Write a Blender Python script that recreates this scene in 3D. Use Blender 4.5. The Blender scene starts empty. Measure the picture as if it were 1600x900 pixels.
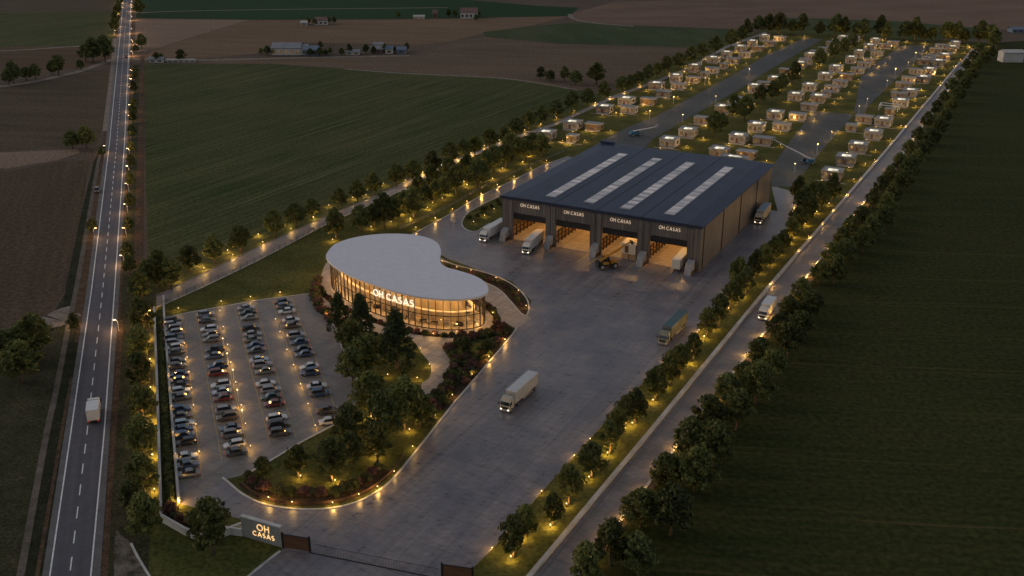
import bpy, math, random
from mathutils import Vector, Matrix
R = math.radians
sc = bpy.context.scene
C = sc.collection

# ------------------------------------------------------------------ camera, sky, sun, exposure
CAM_H = 110.0
FPX = 1600.0                                  # focal length for a 1600 px wide frame
TH = math.atan(645.0 / FPX)                   # camera pitch below the horizontal
CT, ST = math.cos(TH), math.sin(TH)
cam_d = bpy.data.cameras.new('camera'); cam = bpy.data.objects.new('camera', cam_d); C.objects.link(cam)
cam_d.sensor_width = 36; cam_d.lens = 36.0 * FPX / 1600
cam_d.clip_start = 1; cam_d.clip_end = 20000
cam.location = (0, 0, CAM_H); cam.rotation_euler = (math.pi/2 - TH, 0, 0)
sc.camera = cam

SUN_EL, SUN_AZ = R(3.0), R(-70)               # dusk: sun almost down beyond the highway
w = bpy.data.worlds.new('World'); sc.world = w; w.use_nodes = True
nt = w.node_tree; nt.nodes.clear()
sky = nt.nodes.new('ShaderNodeTexSky'); sky.sky_type = 'NISHITA'; sky.sun_disc = False
sky.ozone_density = 3.5; sky.dust_density = .6; sky.sun_elevation = SUN_EL; sky.sun_rotation = SUN_AZ
hsv = nt.nodes.new('ShaderNodeHueSaturation'); hsv.inputs['Saturation'].default_value = 0.30
bg = nt.nodes.new('ShaderNodeBackground'); bg.inputs['Strength'].default_value = 0.15
wo = nt.nodes.new('ShaderNodeOutputWorld')
nt.links.new(sky.outputs[0], hsv.inputs['Color']); nt.links.new(hsv.outputs[0], bg.inputs['Color'])
nt.links.new(bg.outputs[0], wo.inputs['Surface'])
sl = bpy.data.lights.new('sun', 'SUN'); sl.energy = 0.34; sl.angle = R(35); sl.color = (1, .82, .66)
so = bpy.data.objects.new('sun', sl); C.objects.link(so)
so.rotation_euler = Vector((-math.sin(SUN_AZ)*math.cos(SUN_EL), -math.cos(SUN_AZ)*math.cos(SUN_EL), -math.sin(R(24)))).to_track_quat('-Z', 'Y').to_euler()
sc.view_settings.view_transform = 'Standard'; sc.view_settings.look = 'None'
sc.view_settings.exposure = 1.10; sc.view_settings.gamma = 1; sc.view_settings.use_curve_mapping = False
sc.cycles.use_denoising = True
sc.cycles.max_bounces = 6; sc.cycles.diffuse_bounces = 2; sc.cycles.glossy_bounces = 2
sc.cycles.transparent_max_bounces = 12; sc.cycles.sample_clamp_indirect = 4

# brightness of the lamps of the place
P_BOLLARD, E_CEIL, E_PAV = 140.0, 36.0, 84.0

# ------------------------------------------------------------------ surveying: photo point -> point of the plan at height z
def g(px, py, z=0.0):
    u, v = px - 800.0, py - 450.0
    k = (CAM_H - z) / (FPX*ST + v*CT)
    return Vector((u*k, (FPX*CT - v*ST)*k))
def gs(l, z=0.0): return [g(x, y, z) for x, y in l]
def ppm(p): return FPX / (p[1]*CT + CAM_H*ST)      # photo pixels per metre at a ground point
AX = R(28.2)                                        # the estate's long axis
A = Vector((math.sin(AX), math.cos(AX))); B = Vector((math.cos(AX), -math.sin(AX)))
HW = R(-18.6)                                       # the highway's axis
HA = Vector((math.sin(HW), math.cos(HW))); HB = Vector((math.cos(HW), -math.sin(HW)))
rnd = random.Random(11)

# ------------------------------------------------------------------ helpers
ONES = 'zeroth first second third fourth fifth sixth seventh eighth ninth tenth eleventh twelfth thirteenth fourteenth fifteenth sixteenth seventeenth eighteenth nineteenth'.split()
TENS = {2: 'twent', 3: 'thirt', 4: 'fort', 5: 'fift', 6: 'sixt', 7: 'sevent', 8: 'eight', 9: 'ninet'}
def nth(n):
    if n < 20: return ONES[n]
    t, o = divmod(n, 10)
    return TENS[t] + 'ieth' if o == 0 else TENS[t] + 'y-' + ONES[o]

def tag(o, label=None, cat=None, group=None, kind=None):
    if label: o['label'] = label
    if cat: o['category'] = cat
    if group: o['group'] = group
    if kind: o['kind'] = kind
    return o

class MB:
    def __init__(s): s.v = []; s.f = []; s.m = []
    def add(s, vs, fs, m=0):
        n = len(s.v); s.v += [tuple(x) for x in vs]; s.f += [tuple(i+n for i in f) for f in fs]; s.m += [m]*len(fs)
    def box(s, c, d, rz=0.0, m=0, taper=1.0):
        x, y, z = d[0]/2, d[1]/2, d[2]/2; cs, sn = math.cos(rz), math.sin(rz); vs = []
        for zz in (-z, z):
            t = taper if zz > 0 else 1
            for a, b in ((-x, -y), (x, -y), (x, y), (-x, y)):
                a *= t; b *= t
                vs.append((c[0]+a*cs-b*sn, c[1]+a*sn+b*cs, c[2]+zz))
        s.add(vs, [(3,2,1,0),(4,5,6,7),(0,1,5,4),(1,2,6,5),(2,3,7,6),(3,0,4,7)], m)
    def prism(s, pts, z0, z1, m=0, bottom=True):
        pts = ccw(pts); n = len(pts)
        vs = [(p[0], p[1], z0) for p in pts] + [(p[0], p[1], z1) for p in pts]
        fs = [tuple(range(n, 2*n))] + ([tuple(reversed(range(n)))] if bottom else [])
        fs += [(i, (i+1) % n, n+(i+1) % n, n+i) for i in range(n)]
        s.add(vs, fs, m)
    def sheet(s, pts, z, m=0):
        pts = ccw(pts); s.add([(p[0], p[1], z) for p in pts], [tuple(range(len(pts)))], m)
    def tube(s, a, b, r0, r1, n=8, m=0, cap=True):
        a, b = Vector(a), Vector(b); d = (b-a)
        q = d.to_track_quat('Z', 'Y') if d.length > 1e-6 else Vector((0, 0, 1)).to_track_quat('Z', 'Y')
        vs = []
        for p, r in ((a, r0), (b, r1)):
            for i in range(n):
                t = 2*math.pi*i/n; vs.append(p + q @ Vector((r*math.cos(t), r*math.sin(t), 0)))
        fs = [(i, (i+1) % n, n+(i+1) % n, n+i) for i in range(n)]
        if cap: fs += [tuple(reversed(range(n))), tuple(range(n, 2*n))]
        s.add(vs, fs, m)
    def ribbon(s, pts, wd, z0, z1, closed=False, m=0, off=0.0):
        L = offset(pts, off+wd/2, closed); Rr = offset(pts, off-wd/2, closed); n = len(pts)
        vs = []
        for i in range(n):
            vs += [(L[i][0], L[i][1], z0), (L[i][0], L[i][1], z1), (Rr[i][0], Rr[i][1], z1), (Rr[i][0], Rr[i][1], z0)]
        fs = []
        for i in range(n if closed else n-1):
            a, b = 4*i, 4*((i+1) % n)
            for k in range(3): fs.append((a+k, a+k+1, b+k+1, b+k))
        if not closed: fs += [(3, 2, 1, 0), (4*n-4, 4*n-3, 4*n-2, 4*n-1)]
        s.add(vs, fs, m)
    def loft(s, secs, m=0, cap=True):
        n = len(secs[0]); vs = [p for q in secs for p in q]; fs = []
        for j in range(len(secs)-1):
            for i in range(n): fs.append((j*n+i, j*n+(i+1) % n, (j+1)*n+(i+1) % n, (j+1)*n+i))
        if cap: fs += [tuple(reversed(range(n))), tuple(range((len(secs)-1)*n, len(secs)*n))]
        s.add(vs, fs, m)
    def mesh(s, name, mats, smooth=False):
        me = bpy.data.meshes.new(name); me.from_pydata(s.v, [], s.f)
        for m in (mats if isinstance(mats, (list, tuple)) else [mats]): me.materials.append(m)
        if max(s.m, default=0): me.polygons.foreach_set('material_index', s.m)
        if smooth: me.polygons.foreach_set('use_smooth', [True]*len(me.polygons))
        me.update(); return me
    def build(s, name, mats, parent=None, smooth=False):
        return link(name, s.mesh(name, mats, smooth), parent)

def link(name, me, parent=None, loc=None, rz=None, mat=None):
    o = bpy.data.objects.new(name, me); C.objects.link(o)
    if parent is not None: o.parent = parent
    if loc is not None: o.location = loc
    if rz is not None: o.rotation_euler = (0, 0, rz)
    if mat is not None:
        o.material_slots[0].link = 'OBJECT'; o.material_slots[0].material = mat
    return o
def empty(name, loc=(0, 0, 0), rz=0.0, scale=None):
    o = bpy.data.objects.new(name, None); C.objects.link(o); o.location = loc if len(loc) == 3 else (loc[0], loc[1], 0); o.rotation_euler = (0, 0, rz)
    if scale: o.scale = scale
    o.empty_display_size = .5
    return o
def copy_tree(o, parent=None):
    c = o.copy(); C.objects.link(c)
    if parent is not None: c.parent = parent
    for ch in KIDS(o): copy_tree(ch, c)
    return c
def KIDS(o): return list(o.children)

def area2(p): return sum(p[i][0]*p[(i+1) % len(p)][1]-p[(i+1) % len(p)][0]*p[i][1] for i in range(len(p)))
def ccw(p):
    p = [Vector((q[0], q[1])) for q in p]
    return p if area2(p) > 0 else p[::-1]
def offset(pts, d, closed=False):
    n = len(pts); out = []
    for i in range(n):
        p = Vector(pts[i][:2])
        a = Vector(pts[i-1][:2]) if (i > 0 or closed) else None
        b = Vector(pts[(i+1) % n][:2]) if (i < n-1 or closed) else None
        ds = []
        if a is not None: ds.append((p-a).normalized())
        if b is not None: ds.append((b-p).normalized())
        t = sum(ds, Vector((0, 0)))
        t = t.normalized() if t.length > 1e-6 else ds[0]
        nn = Vector((-t.y, t.x)); k = 1.0
        if len(ds) == 2: k = 1/max(.5, nn.dot(Vector((-ds[0].y, ds[0].x))))
        out.append(p+nn*d*k)
    return out
def smooth(pts, k=6, closed=False):
    pts = [Vector(p[:2]) for p in pts]; n = len(pts); out = []
    for i in range(n if closed else n-1):
        p0 = pts[i-1] if (i > 0 or closed) else pts[0]*2-pts[1]
        p1, p2 = pts[i], pts[(i+1) % n]
        p3 = pts[(i+2) % n] if (i+2 < n or closed) else p2*2-p1
        for j in range(k):
            t = j/k
            out.append(.5*((2*p1)+(p2-p0)*t+(2*p0-5*p1+4*p2-p3)*t*t+(3*p1-p0-3*p2+p3)*t**3))
    if not closed: out.append(pts[-1])
    return out
def resample(pts, step, closed=False):
    pts = [Vector(p[:2]) for p in pts]
    if closed: pts = pts+[pts[0]]
    out = [pts[0]]; acc = 0.0
    for i in range(len(pts)-1):
        a, b = pts[i], pts[i+1]; L = (b-a).length
        t = step-acc
        while t < L: out.append(a+(b-a)*(t/L)); t += step
        acc = (acc+L) % step
    return out
def inside(p, poly):
    c = False; j = len(poly)-1
    for i in range(len(poly)):
        a, b = poly[i], poly[j]
        if (a[1] > p[1]) != (b[1] > p[1]) and p[0] < (b[0]-a[0])*(p[1]-a[1])/(b[1]-a[1])+a[0]: c = not c
        j = i
    return c

# ------------------------------------------------------------------ materials
def new_mat(name):
    m = bpy.data.materials.new(name); m.use_nodes = True
    return m, m.node_tree, m.node_tree.nodes['Principled BSDF']
def rgba(c): return (c[0], c[1], c[2], 1)
def noise_mat(name, c1, c2, scale=1.0, rough=.8, detail=6, bump=0.0, stretch=(1, 1, 1), rz=0.0, fine=None, fine_amt=.35, spec=.3, metal=0.0, lo=.35, hi=.68, world=False, obj_random=0.0):
    m, t, b = new_mat(name); N, L = t.nodes, t.links
    if world: src = N.new('ShaderNodeNewGeometry').outputs['Position']
    else: src = N.new('ShaderNodeTexCoord').outputs['Object']
    mp = N.new('ShaderNodeMapping'); mp.inputs['Scale'].default_value = stretch; mp.inputs['Rotation'].default_value = (0, 0, rz)
    # rotate first, stretch afterwards
    mp.vector_type = 'TEXTURE' if False else 'POINT'
    rot = N.new('ShaderNodeMapping'); rot.inputs['Rotation'].default_value = (0, 0, rz); mp.inputs['Rotation'].default_value = (0, 0, 0)
    L.new(src, rot.inputs['Vector']); L.new(rot.outputs[0], mp.inputs['Vector'])
    n = N.new('ShaderNodeTexNoise'); n.inputs['Scale'].default_value = scale; n.inputs['Detail'].default_value = detail; n.inputs['Roughness'].default_value = .6
    L.new(mp.outputs[0], n.inputs['Vector'])
    r = N.new('ShaderNodeValToRGB'); r.color_ramp.elements[0].position = lo; r.color_ramp.elements[1].position = hi
    r.color_ramp.elements[0].color = rgba(c1); r.color_ramp.elements[1].color = rgba(c2)
    L.new(n.outputs['Fac'], r.inputs['Fac']); col = r.outputs['Color']
    if fine:
        n2 = N.new('ShaderNodeTexNoise'); n2.inputs['Scale'].default_value = fine; n2.inputs['Detail'].default_value = 4
        L.new(src, n2.inputs['Vector'])
        mr = N.new('ShaderNodeMapRange'); mr.inputs[1].default_value = .3; mr.inputs[2].default_value = .7
        mr.inputs[3].default_value = 1-fine_amt; mr.inputs[4].default_value = 1+fine_amt; L.new(n2.outputs['Fac'], mr.inputs[0])
        mx = N.new('ShaderNodeMix'); mx.data_type = 'RGBA'; mx.blend_type = 'MULTIPLY'; mx.inputs[0].default_value = 1
        L.new(col, mx.inputs[6]); L.new(mr.outputs[0], mx.inputs[7]); col = mx.outputs[2]
    if obj_random:
        oi = N.new('ShaderNodeObjectInfo'); mr = N.new('ShaderNodeMapRange')
        mr.inputs[3].default_value = 1-obj_random; mr.inputs[4].default_value = 1+obj_random; L.new(oi.outputs['Random'], mr.inputs[0])
        mx = N.new('ShaderNodeMix'); mx.data_type = 'RGBA'; mx.blend_type = 'MULTIPLY'; mx.inputs[0].default_value = 1
        L.new(col, mx.inputs[6]); L.new(mr.outputs[0], mx.inputs[7]); col = mx.outputs[2]
    L.new(col, b.inputs['Base Color']); b.inputs['Roughness'].default_value = rough; b.inputs['Metallic'].default_value = metal
    b.inputs['Specular IOR Level'].default_value = spec
    if bump:
        bp = N.new('ShaderNodeBump'); bp.inputs['Strength'].default_value = bump; bp.inputs['Distance'].default_value = .3
        L.new(n.outputs['Fac'], bp.inputs['Height']); L.new(bp.outputs[0], b.inputs['Normal'])
    return m
def field_mat(name, c1, c2, c3, ang, patch=.012, streak=.25, rough=1.0, amt=.5, rows=None, tram=None):
    """farmland: broad patches, long streaks along the working direction, fine tilth"""
    m, t, b = new_mat(name); N, L = t.nodes, t.links
    src = N.new('ShaderNodeNewGeometry').outputs['Position']
    n1 = N.new('ShaderNodeTexNoise'); n1.inputs['Scale'].default_value = patch; n1.inputs['Detail'].default_value = 5; L.new(src, n1.inputs['Vector'])
    r1 = N.new('ShaderNodeValToRGB'); r1.color_ramp.elements[0].position = .34; r1.color_ramp.elements[1].position = .66
    r1.color_ramp.elements[0].color = rgba(c1); r1.color_ramp.elements[1].color = rgba(c2); L.new(n1.outputs['Fac'], r1.inputs['Fac'])
    rot = N.new('ShaderNodeMapping'); rot.inputs['Rotation'].default_value = (0, 0, ang); L.new(src, rot.inputs['Vector'])
    mp = N.new('ShaderNodeMapping'); mp.inputs['Scale'].default_value = (.012, streak, 1); L.new(rot.outputs[0], mp.inputs['Vector'])
    n2 = N.new('ShaderNodeTexNoise'); n2.inputs['Scale'].default_value = 1; n2.inputs['Detail'].default_value = 7; n2.inputs['Roughness'].default_value = .65; L.new(mp.outputs[0], n2.inputs['Vector'])
    r2 = N.new('ShaderNodeMapRange'); r2.inputs[1].default_value = .42; r2.inputs[2].default_value = .75; r2.inputs[4].default_value = amt; L.new(n2.outputs['Fac'], r2.inputs[0])
    mx = N.new('ShaderNodeMix'); mx.data_type = 'RGBA'; L.new(r2.outputs[0], mx.inputs[0]); L.new(r1.outputs['Color'], mx.inputs[6]); mx.inputs[7].default_value = rgba(c3)
    n3 = N.new('ShaderNodeTexNoise'); n3.inputs['Scale'].default_value = .8; n3.inputs['Detail'].default_value = 4; L.new(src, n3.inputs['Vector'])
    r3 = N.new('ShaderNodeMapRange'); r3.inputs[1].default_value = .3; r3.inputs[2].default_value = .7; r3.inputs[3].default_value = .62; r3.inputs[4].default_value = 1.38; L.new(n3.outputs['Fac'], r3.inputs[0])
    m2 = N.new('ShaderNodeMix'); m2.data_type = 'RGBA'; m2.blend_type = 'MULTIPLY'; m2.inputs[0].default_value = 1
    L.new(mx.outputs[2], m2.inputs[6]); L.new(r3.outputs[0], m2.inputs[7]); col = m2.outputs[2]
    if rows:
        wv = N.new('ShaderNodeTexWave'); wv.wave_type = 'BANDS'; wv.bands_direction = 'Y'; wv.inputs['Scale'].default_value = rows; wv.inputs['Distortion'].default_value = 2.5; wv.inputs['Detail'].default_value = 3; wv.inputs['Detail Scale'].default_value = .25
        L.new(rot.outputs[0], wv.inputs['Vector'])
        r4 = N.new('ShaderNodeMapRange'); r4.inputs[3].default_value = .72; r4.inputs[4].default_value = 1.25; L.new(wv.outputs['Fac'], r4.inputs[0])
        m3 = N.new('ShaderNodeMix'); m3.data_type = 'RGBA'; m3.blend_type = 'MULTIPLY'; m3.inputs[0].default_value = 1
        L.new(col, m3.inputs[6]); L.new(r4.outputs[0], m3.inputs[7]); col = m3.outputs[2]
    if tram:
        sp = N.new('ShaderNodeSeparateXYZ'); L.new(rot.outputs[0], sp.inputs[0])
        def mth(op, a, k):
            q = N.new('ShaderNodeMath'); q.operation = op; L.new(a, q.inputs[0])
            if isinstance(k, (int, float)): q.inputs[1].default_value = k
            else: L.new(k, q.inputs[1])
            return q.outputs[0]
        yy = mth('ADD', sp.outputs['Y'], mth('MULTIPLY', n1.outputs['Fac'], 9.0))
        fr = mth('FRACT', mth('MULTIPLY', yy, 1/tram), 0)
        ln = mth('LESS_THAN', fr, .9/tram); l2 = mth('MULTIPLY', mth('GREATER_THAN', fr, 2.2/tram), mth('LESS_THAN', fr, 3.1/tram))
        f_ = mth('MULTIPLY', mth('ADD', ln, l2), mth('MULTIPLY', r2.outputs[0], .9))
        m4 = N.new('ShaderNodeMix'); m4.data_type = 'RGBA'; L.new(f_, m4.inputs[0]); L.new(col, m4.inputs[6]); m4.inputs[7].default_value = rgba((c3[0]*1.5, c3[1]*1.4, c3[2]*1.4)); col = m4.outputs[2]
    L.new(col, b.inputs['Base Color']); b.inputs['Roughness'].default_value = rough; b.inputs['Specular IOR Level'].default_value = .05
    return m
def emit_mat(name, col, strength, base=(.8, .8, .8)):
    m, t, b = new_mat(name); N, L = t.nodes, t.links
    b.inputs['Base Color'].default_value = rgba(base); b.inputs['Emission Color'].default_value = rgba(col); b.inputs['Emission Strength'].default_value = strength
    return m
def glow_window(name, col, strength, sc_=1.2):
    """a lit window: uneven brightness of the room behind it"""
    m, t, b = new_mat(name); N, L = t.nodes, t.links
    tc = N.new('ShaderNodeTexCoord'); n = N.new('ShaderNodeTexNoise'); n.inputs['Scale'].default_value = sc_; n.inputs['Detail'].default_value = 3
    L.new(tc.outputs['Object'], n.inputs['Vector'])
    r = N.new('ShaderNodeMapRange'); r.inputs[1].default_value = .35; r.inputs[2].default_value = .7; r.inputs[3].default_value = strength*.15; r.inputs[4].default_value = strength*1.6
    L.new(n.outputs['Fac'], r.inputs[0]); L.new(r.outputs[0], b.inputs['Emission Strength'])
    b.inputs['Emission Color'].default_value = rgba(col); b.inputs['Base Color'].default_value = (.05, .05, .05, 1); b.inputs['Roughness'].default_value = .15
    return m

WARM = (1, .54, .13)
M = {}
# land
M['soil'] = field_mat('soil', (.085, .062, .045), (.115, .084, .062), (.15, .112, .08), R(20), .01, .2)
M['green_field'] = field_mat('green_field', (.033, .049, .014), (.060, .062, .024), (.115, .112, .048), R(-60), .022, .62, amt=.9, tram=24)
M['dark_green_field'] = field_mat('dark_green_field', (.023, .032, .008), (.037, .042, .012), (.054, .048, .018), R(5), .016, .8, amt=.9, tram=21)
M['emerald_field'] = field_mat('emerald_field', (.018, .044, .018), (.023, .053, .022), (.04, .064, .03), R(0), .006, .1, amt=.3)
M['strip_green'] = field_mat('strip_green', (.036, .056, .022), (.056, .068, .030), (.10, .10, .055), R(75), .012, .05, amt=.6)
M['tan_field'] = field_mat('tan_field', (.14, .092, .056), (.17, .11, .068), (.22, .152, .10), R(12), .008, .09, amt=.6)
M['pink_field'] = field_mat('pink_field', (.18, .12, .085), (.21, .147, .105), (.26, .19, .14), R(5), .008, .1, amt=.6)
M['brown_field'] = field_mat('brown_field', (.105, .074, .050), (.135, .095, .064), (.195, .138, .092), R(8), .006, .06, amt=.5)
M['umber_field'] = field_mat('umber_field', (.075, .046, .028), (.105, .065, .04), (.15, .10, .065), R(5), .01, .12, amt=.5)
M['mauve_field'] = field_mat('mauve_field', (.135, .086, .062), (.17, .112, .08), (.235, .162, .115), R(-4), .004, .03, amt=.6)
M['olive_field'] = field_mat('olive_field', (.062, .052, .03), (.088, .066, .042), (.14, .10, .066), R(8), .012, .12, amt=.6)
M['plough'] = field_mat('plough', (.062, .047, .029), (.088, .060, .039), (.115, .086, .056), R(-18.6+90), .014, .35, amt=.55)
M['rough_grass'] = noise_mat('rough_grass', (.028, .03, .014), (.062, .055, .03), .16, .95, fine=1.5, fine_amt=.5, spec=.05, world=True)
M['ditch'] = noise_mat('ditch', (.014, .018, .009), (.035, .036, .018), .3, .95, fine=2, fine_amt=.5, spec=.05, world=True)
M['verge_brown'] = noise_mat('verge_brown', (.06, .038, .024), (.12, .075, .046), .4, .95, fine=2, fine_amt=.4, spec=.05, world=True)
M['lawn'] = noise_mat('lawn', (.050, .058, .015), (.105, .10, .030), .08, .95, fine=1.1, fine_amt=.4, spec=.05, world=True)
M['dirt'] = noise_mat('dirt', (.16, .13, .105), (.27, .22, .18), .25, .95, fine=2, fine_amt=.25, spec=.05, world=True)
M['dirt_dark'] = noise_mat('dirt_dark', (.09, .075, .06), (.16, .13, .105), .3, .95, fine=2, fine_amt=.25, spec=.05, world=True)
M['dirt_patch'] = noise_mat('dirt_patch', (.045, .04, .025), (.2, .165, .135), .35, .95, detail=9, fine=2, fine_amt=.3, spec=.05, world=True)
M['planting_soil'] = noise_mat('planting_soil', (.03, .022, .015), (.07, .05, .03), .5, .95, fine=3, fine_amt=.4, spec=.05, world=True)
# paving
def concrete(name, c1, c2, rough=.55, joints=None, ang=-AX):
    m, t, b = new_mat(name); N, L = t.nodes, t.links
    src = N.new('ShaderNodeNewGeometry').outputs['Position']
    rot = N.new('ShaderNodeMapping'); rot.inputs['Rotation'].default_value = (0, 0, AX); L.new(src, rot.inputs['Vector'])
    n1 = N.new('ShaderNodeTexNoise'); n1.inputs['Scale'].default_value = .07; n1.inputs['Detail'].default_value = 9; n1.inputs['Roughness'].default_value = .68; L.new(src, n1.inputs['Vector'])
    r1 = N.new('ShaderNodeValToRGB'); r1.color_ramp.elements[0].position = .3; r1.color_ramp.elements[1].position = .7
    r1.color_ramp.elements[0].color = rgba(c1); r1.color_ramp.elements[1].color = rgba(c2); L.new(n1.outputs['Fac'], r1.inputs['Fac'])
    # scuffs: broken streaks in two directions
    fac = None
    for rz, sx, sy in ((R(-12), .3, 1.1), (R(40), .22, .9), (R(-62), .018, .9)):
        q = N.new('ShaderNodeMapping'); q.inputs['Rotation'].default_value = (0, 0, rz); L.new(src, q.inputs['Vector'])
        q2 = N.new('ShaderNodeMapping'); q2.inputs['Scale'].default_value = (sx, sy, 1); L.new(q.outputs[0], q2.inputs['Vector'])
        n2 = N.new('ShaderNodeTexNoise'); n2.inputs['Scale'].default_value = 1; n2.inputs['Detail'].default_value = 8; n2.inputs['Roughness'].default_value = .7; L.new(q2.outputs[0], n2.inputs['Vector'])
        mr = N.new('ShaderNodeMapRange'); mr.inputs[1].default_value = .3; mr.inputs[2].default_value = .7; mr.inputs[3].default_value = .76; mr.inputs[4].default_value = 1.26; L.new(n2.outputs['Fac'], mr.inputs[0])
        if fac is None: fac = mr.outputs[0]
        else:
            mm = N.new('ShaderNodeMath'); mm.operation = 'MULTIPLY'; L.new(fac, mm.inputs[0]); L.new(mr.outputs[0], mm.inputs[1]); fac = mm.outputs[0]
    mx = N.new('ShaderNodeMix'); mx.data_type = 'RGBA'; mx.blend_type = 'MULTIPLY'; mx.inputs[0].default_value = 1
    L.new(r1.outputs['Color'], mx.inputs[6]); L.new(fac, mx.inputs[7]); col = mx.outputs[2]
    if joints:
        br = N.new('ShaderNodeTexBrick'); br.inputs['Scale'].default_value = 1; br.inputs['Brick Width'].default_value = joints; br.inputs['Row Height'].default_value = joints
        br.inputs['Mortar Size'].default_value = .11; br.offset = 0; br.inputs['Color1'].default_value = (1, 1, 1, 1); br.inputs['Color2'].default_value = (.86, .87, .89, 1); br.inputs['Mortar'].default_value = (.68, .68, .68, 1)
        L.new(rot.outputs[0], br.inputs['Vector'])
        m2 = N.new('ShaderNodeMix'); m2.data_type = 'RGBA'; m2.blend_type = 'MULTIPLY'; m2.inputs[0].default_value = 1
        L.new(col, m2.inputs[6]); L.new(br.outputs['Color'], m2.inputs[7]); col = m2.outputs[2]
    L.new(col, b.inputs['Base Color'])
    rr = N.new('ShaderNodeMapRange'); rr.inputs[1].default_value = .7; rr.inputs[2].default_value = 1.3; rr.inputs[3].default_value = rough-.12; rr.inputs[4].default_value = rough+.15
    L.new(fac, rr.inputs[0]); L.new(rr.outputs[0], b.inputs['Roughness'])
    bp = N.new('ShaderNodeBump'); bp.inputs['Strength'].default_value = .25; bp.inputs['Distance'].default_value = .05; L.new(fac, bp.inputs['Height']); L.new(bp.outputs[0], b.inputs['Normal'])
    return m
M['yard'] = concrete('yard', (.090, .090, .115), (.235, .196, .178), .36, 9)
M['carpark'] = concrete('carpark', (.15, .128, .115), (.205, .175, .155), .55, 9)
M['service'] = concrete('service', (.165, .143, .138), (.225, .192, .178), .55, 7)
M['plaza'] = concrete('plaza', (.30, .26, .22), (.38, .33, .28), .6, 3)
M['asphalt'] = noise_mat('asphalt', (.058, .054, .066), (.085, .08, .094), .9, .72, stretch=(1, .02, 1), rz=HW, fine=.5, fine_amt=.12, world=True)
M['shoulder'] = noise_mat('shoulder', (.085, .08, .084), (.13, .12, .12), .3, .85, fine=1.5, fine_amt=.15, world=True)
M['street'] = noise_mat('street', (.05, .055, .056), (.075, .08, .08), .05, .75, fine=.6, fine_amt=.25, world=True)
M['paint_white'] = noise_mat('paint_white', (.55, .55, .55), (.78, .78, .76), .8, .6, world=True)
M['paint_yellow'] = noise_mat('paint_yellow', (.42, .28, .06), (.58, .40, .09), .8, .6, world=True)
M['kerb'] = noise_mat('kerb', (.38, .36, .33), (.52, .49, .45), .4, .75, fine=3, fine_amt=.12, world=True)
M['dark_kerb'] = noise_mat('dark_kerb', (.14, .13, .12), (.2, .19, .17), .4, .8, world=True)
M['wall_render'] = noise_mat('wall_render', (.42, .39, .34), (.55, .51, .45), .3, .85, fine=2.5, fine_amt=.1, world=True)
# buildings
M['pav_roof'] = noise_mat('pav_roof', (.60, .575, .61), (.65, .62, .655), .3, .7, stretch=(1, 2.5, 1), rz=R(18), fine=1.2, fine_amt=.05, world=True)
M['soffit'] = noise_mat('soffit', (.62, .56, .48), (.7, .64, .55), .5, .7)
M['bronze'] = noise_mat('bronze', (.035, .027, .02), (.055, .042, .03), 1, .45, spec=.5)
M['cladding'] = None
M['roof_navy'] = noise_mat('roof_navy', (.013, .020, .046), (.020, .030, .064), .9, .5, stretch=(1, .02, 1), rz=AX, fine=.12, fine_amt=.22, world=True)
M['roof_seam'] = noise_mat('roof_seam', (.012, .016, .027), (.02, .026, .04), .5, .5, world=True)
M['warm_floor'] = concrete('warm_floor', (.40, .33, .25), (.5, .42, .32), .5, 6)
M['interior_wall'] = noise_mat('interior_wall', (.30, .25, .19), (.4, .34, .26), .3, .8)
M['pav_wall'] = noise_mat('pav_wall', (.30, .23, .15), (.62, .5, .34), .55, .75, stretch=(1, 1, .25), detail=3)
M['black_metal'] = noise_mat('black_metal', (.012, .012, .013), (.025, .025, .027), 1, .5)
M['grey_metal'] = noise_mat('grey_metal', (.20, .20, .21), (.30, .30, .31), .8, .5)
M['pole_white'] = noise_mat('pole_white', (.55, .55, .55), (.7, .7, .7), 2, .5)
M['wood_brown'] = noise_mat('wood_brown', (.10, .045, .02), (.17, .08, .035), 1, .6, stretch=(.2, .2, 6), fine=6, fine_amt=.25)
M['timber'] = noise_mat('timber', (.36, .22, .10), (.5, .32, .16), 1.2, .7, stretch=(1, 1, 5))
M['corten'] = noise_mat('corten', (.06, .035, .02), (.11, .06, .032), .6, .85, fine=3, fine_amt=.3)
M['rubber'] = noise_mat('rubber', (.012, .012, .012), (.022, .022, .022), 4, .85)
M['rim'] = noise_mat('rim', (.3, .3, .31), (.42, .42, .43), 4, .35, metal=.7)
M['glass_dark'] = noise_mat('glass_dark', (.012, .014, .018), (.02, .023, .03), 2, .08, spec=.7)
M['yellow_paint'] = noise_mat('yellow_paint', (.36, .16, .015), (.46, .22, .025), 1.5, .45)
M['blue_paint'] = noise_mat('blue_paint', (.02, .10, .19), (.03, .15, .26), 1.5, .45)
M['bark'] = noise_mat('bark', (.07, .05, .033), (.14, .10, .065), 3, .95, stretch=(1, 1, .2))
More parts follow.
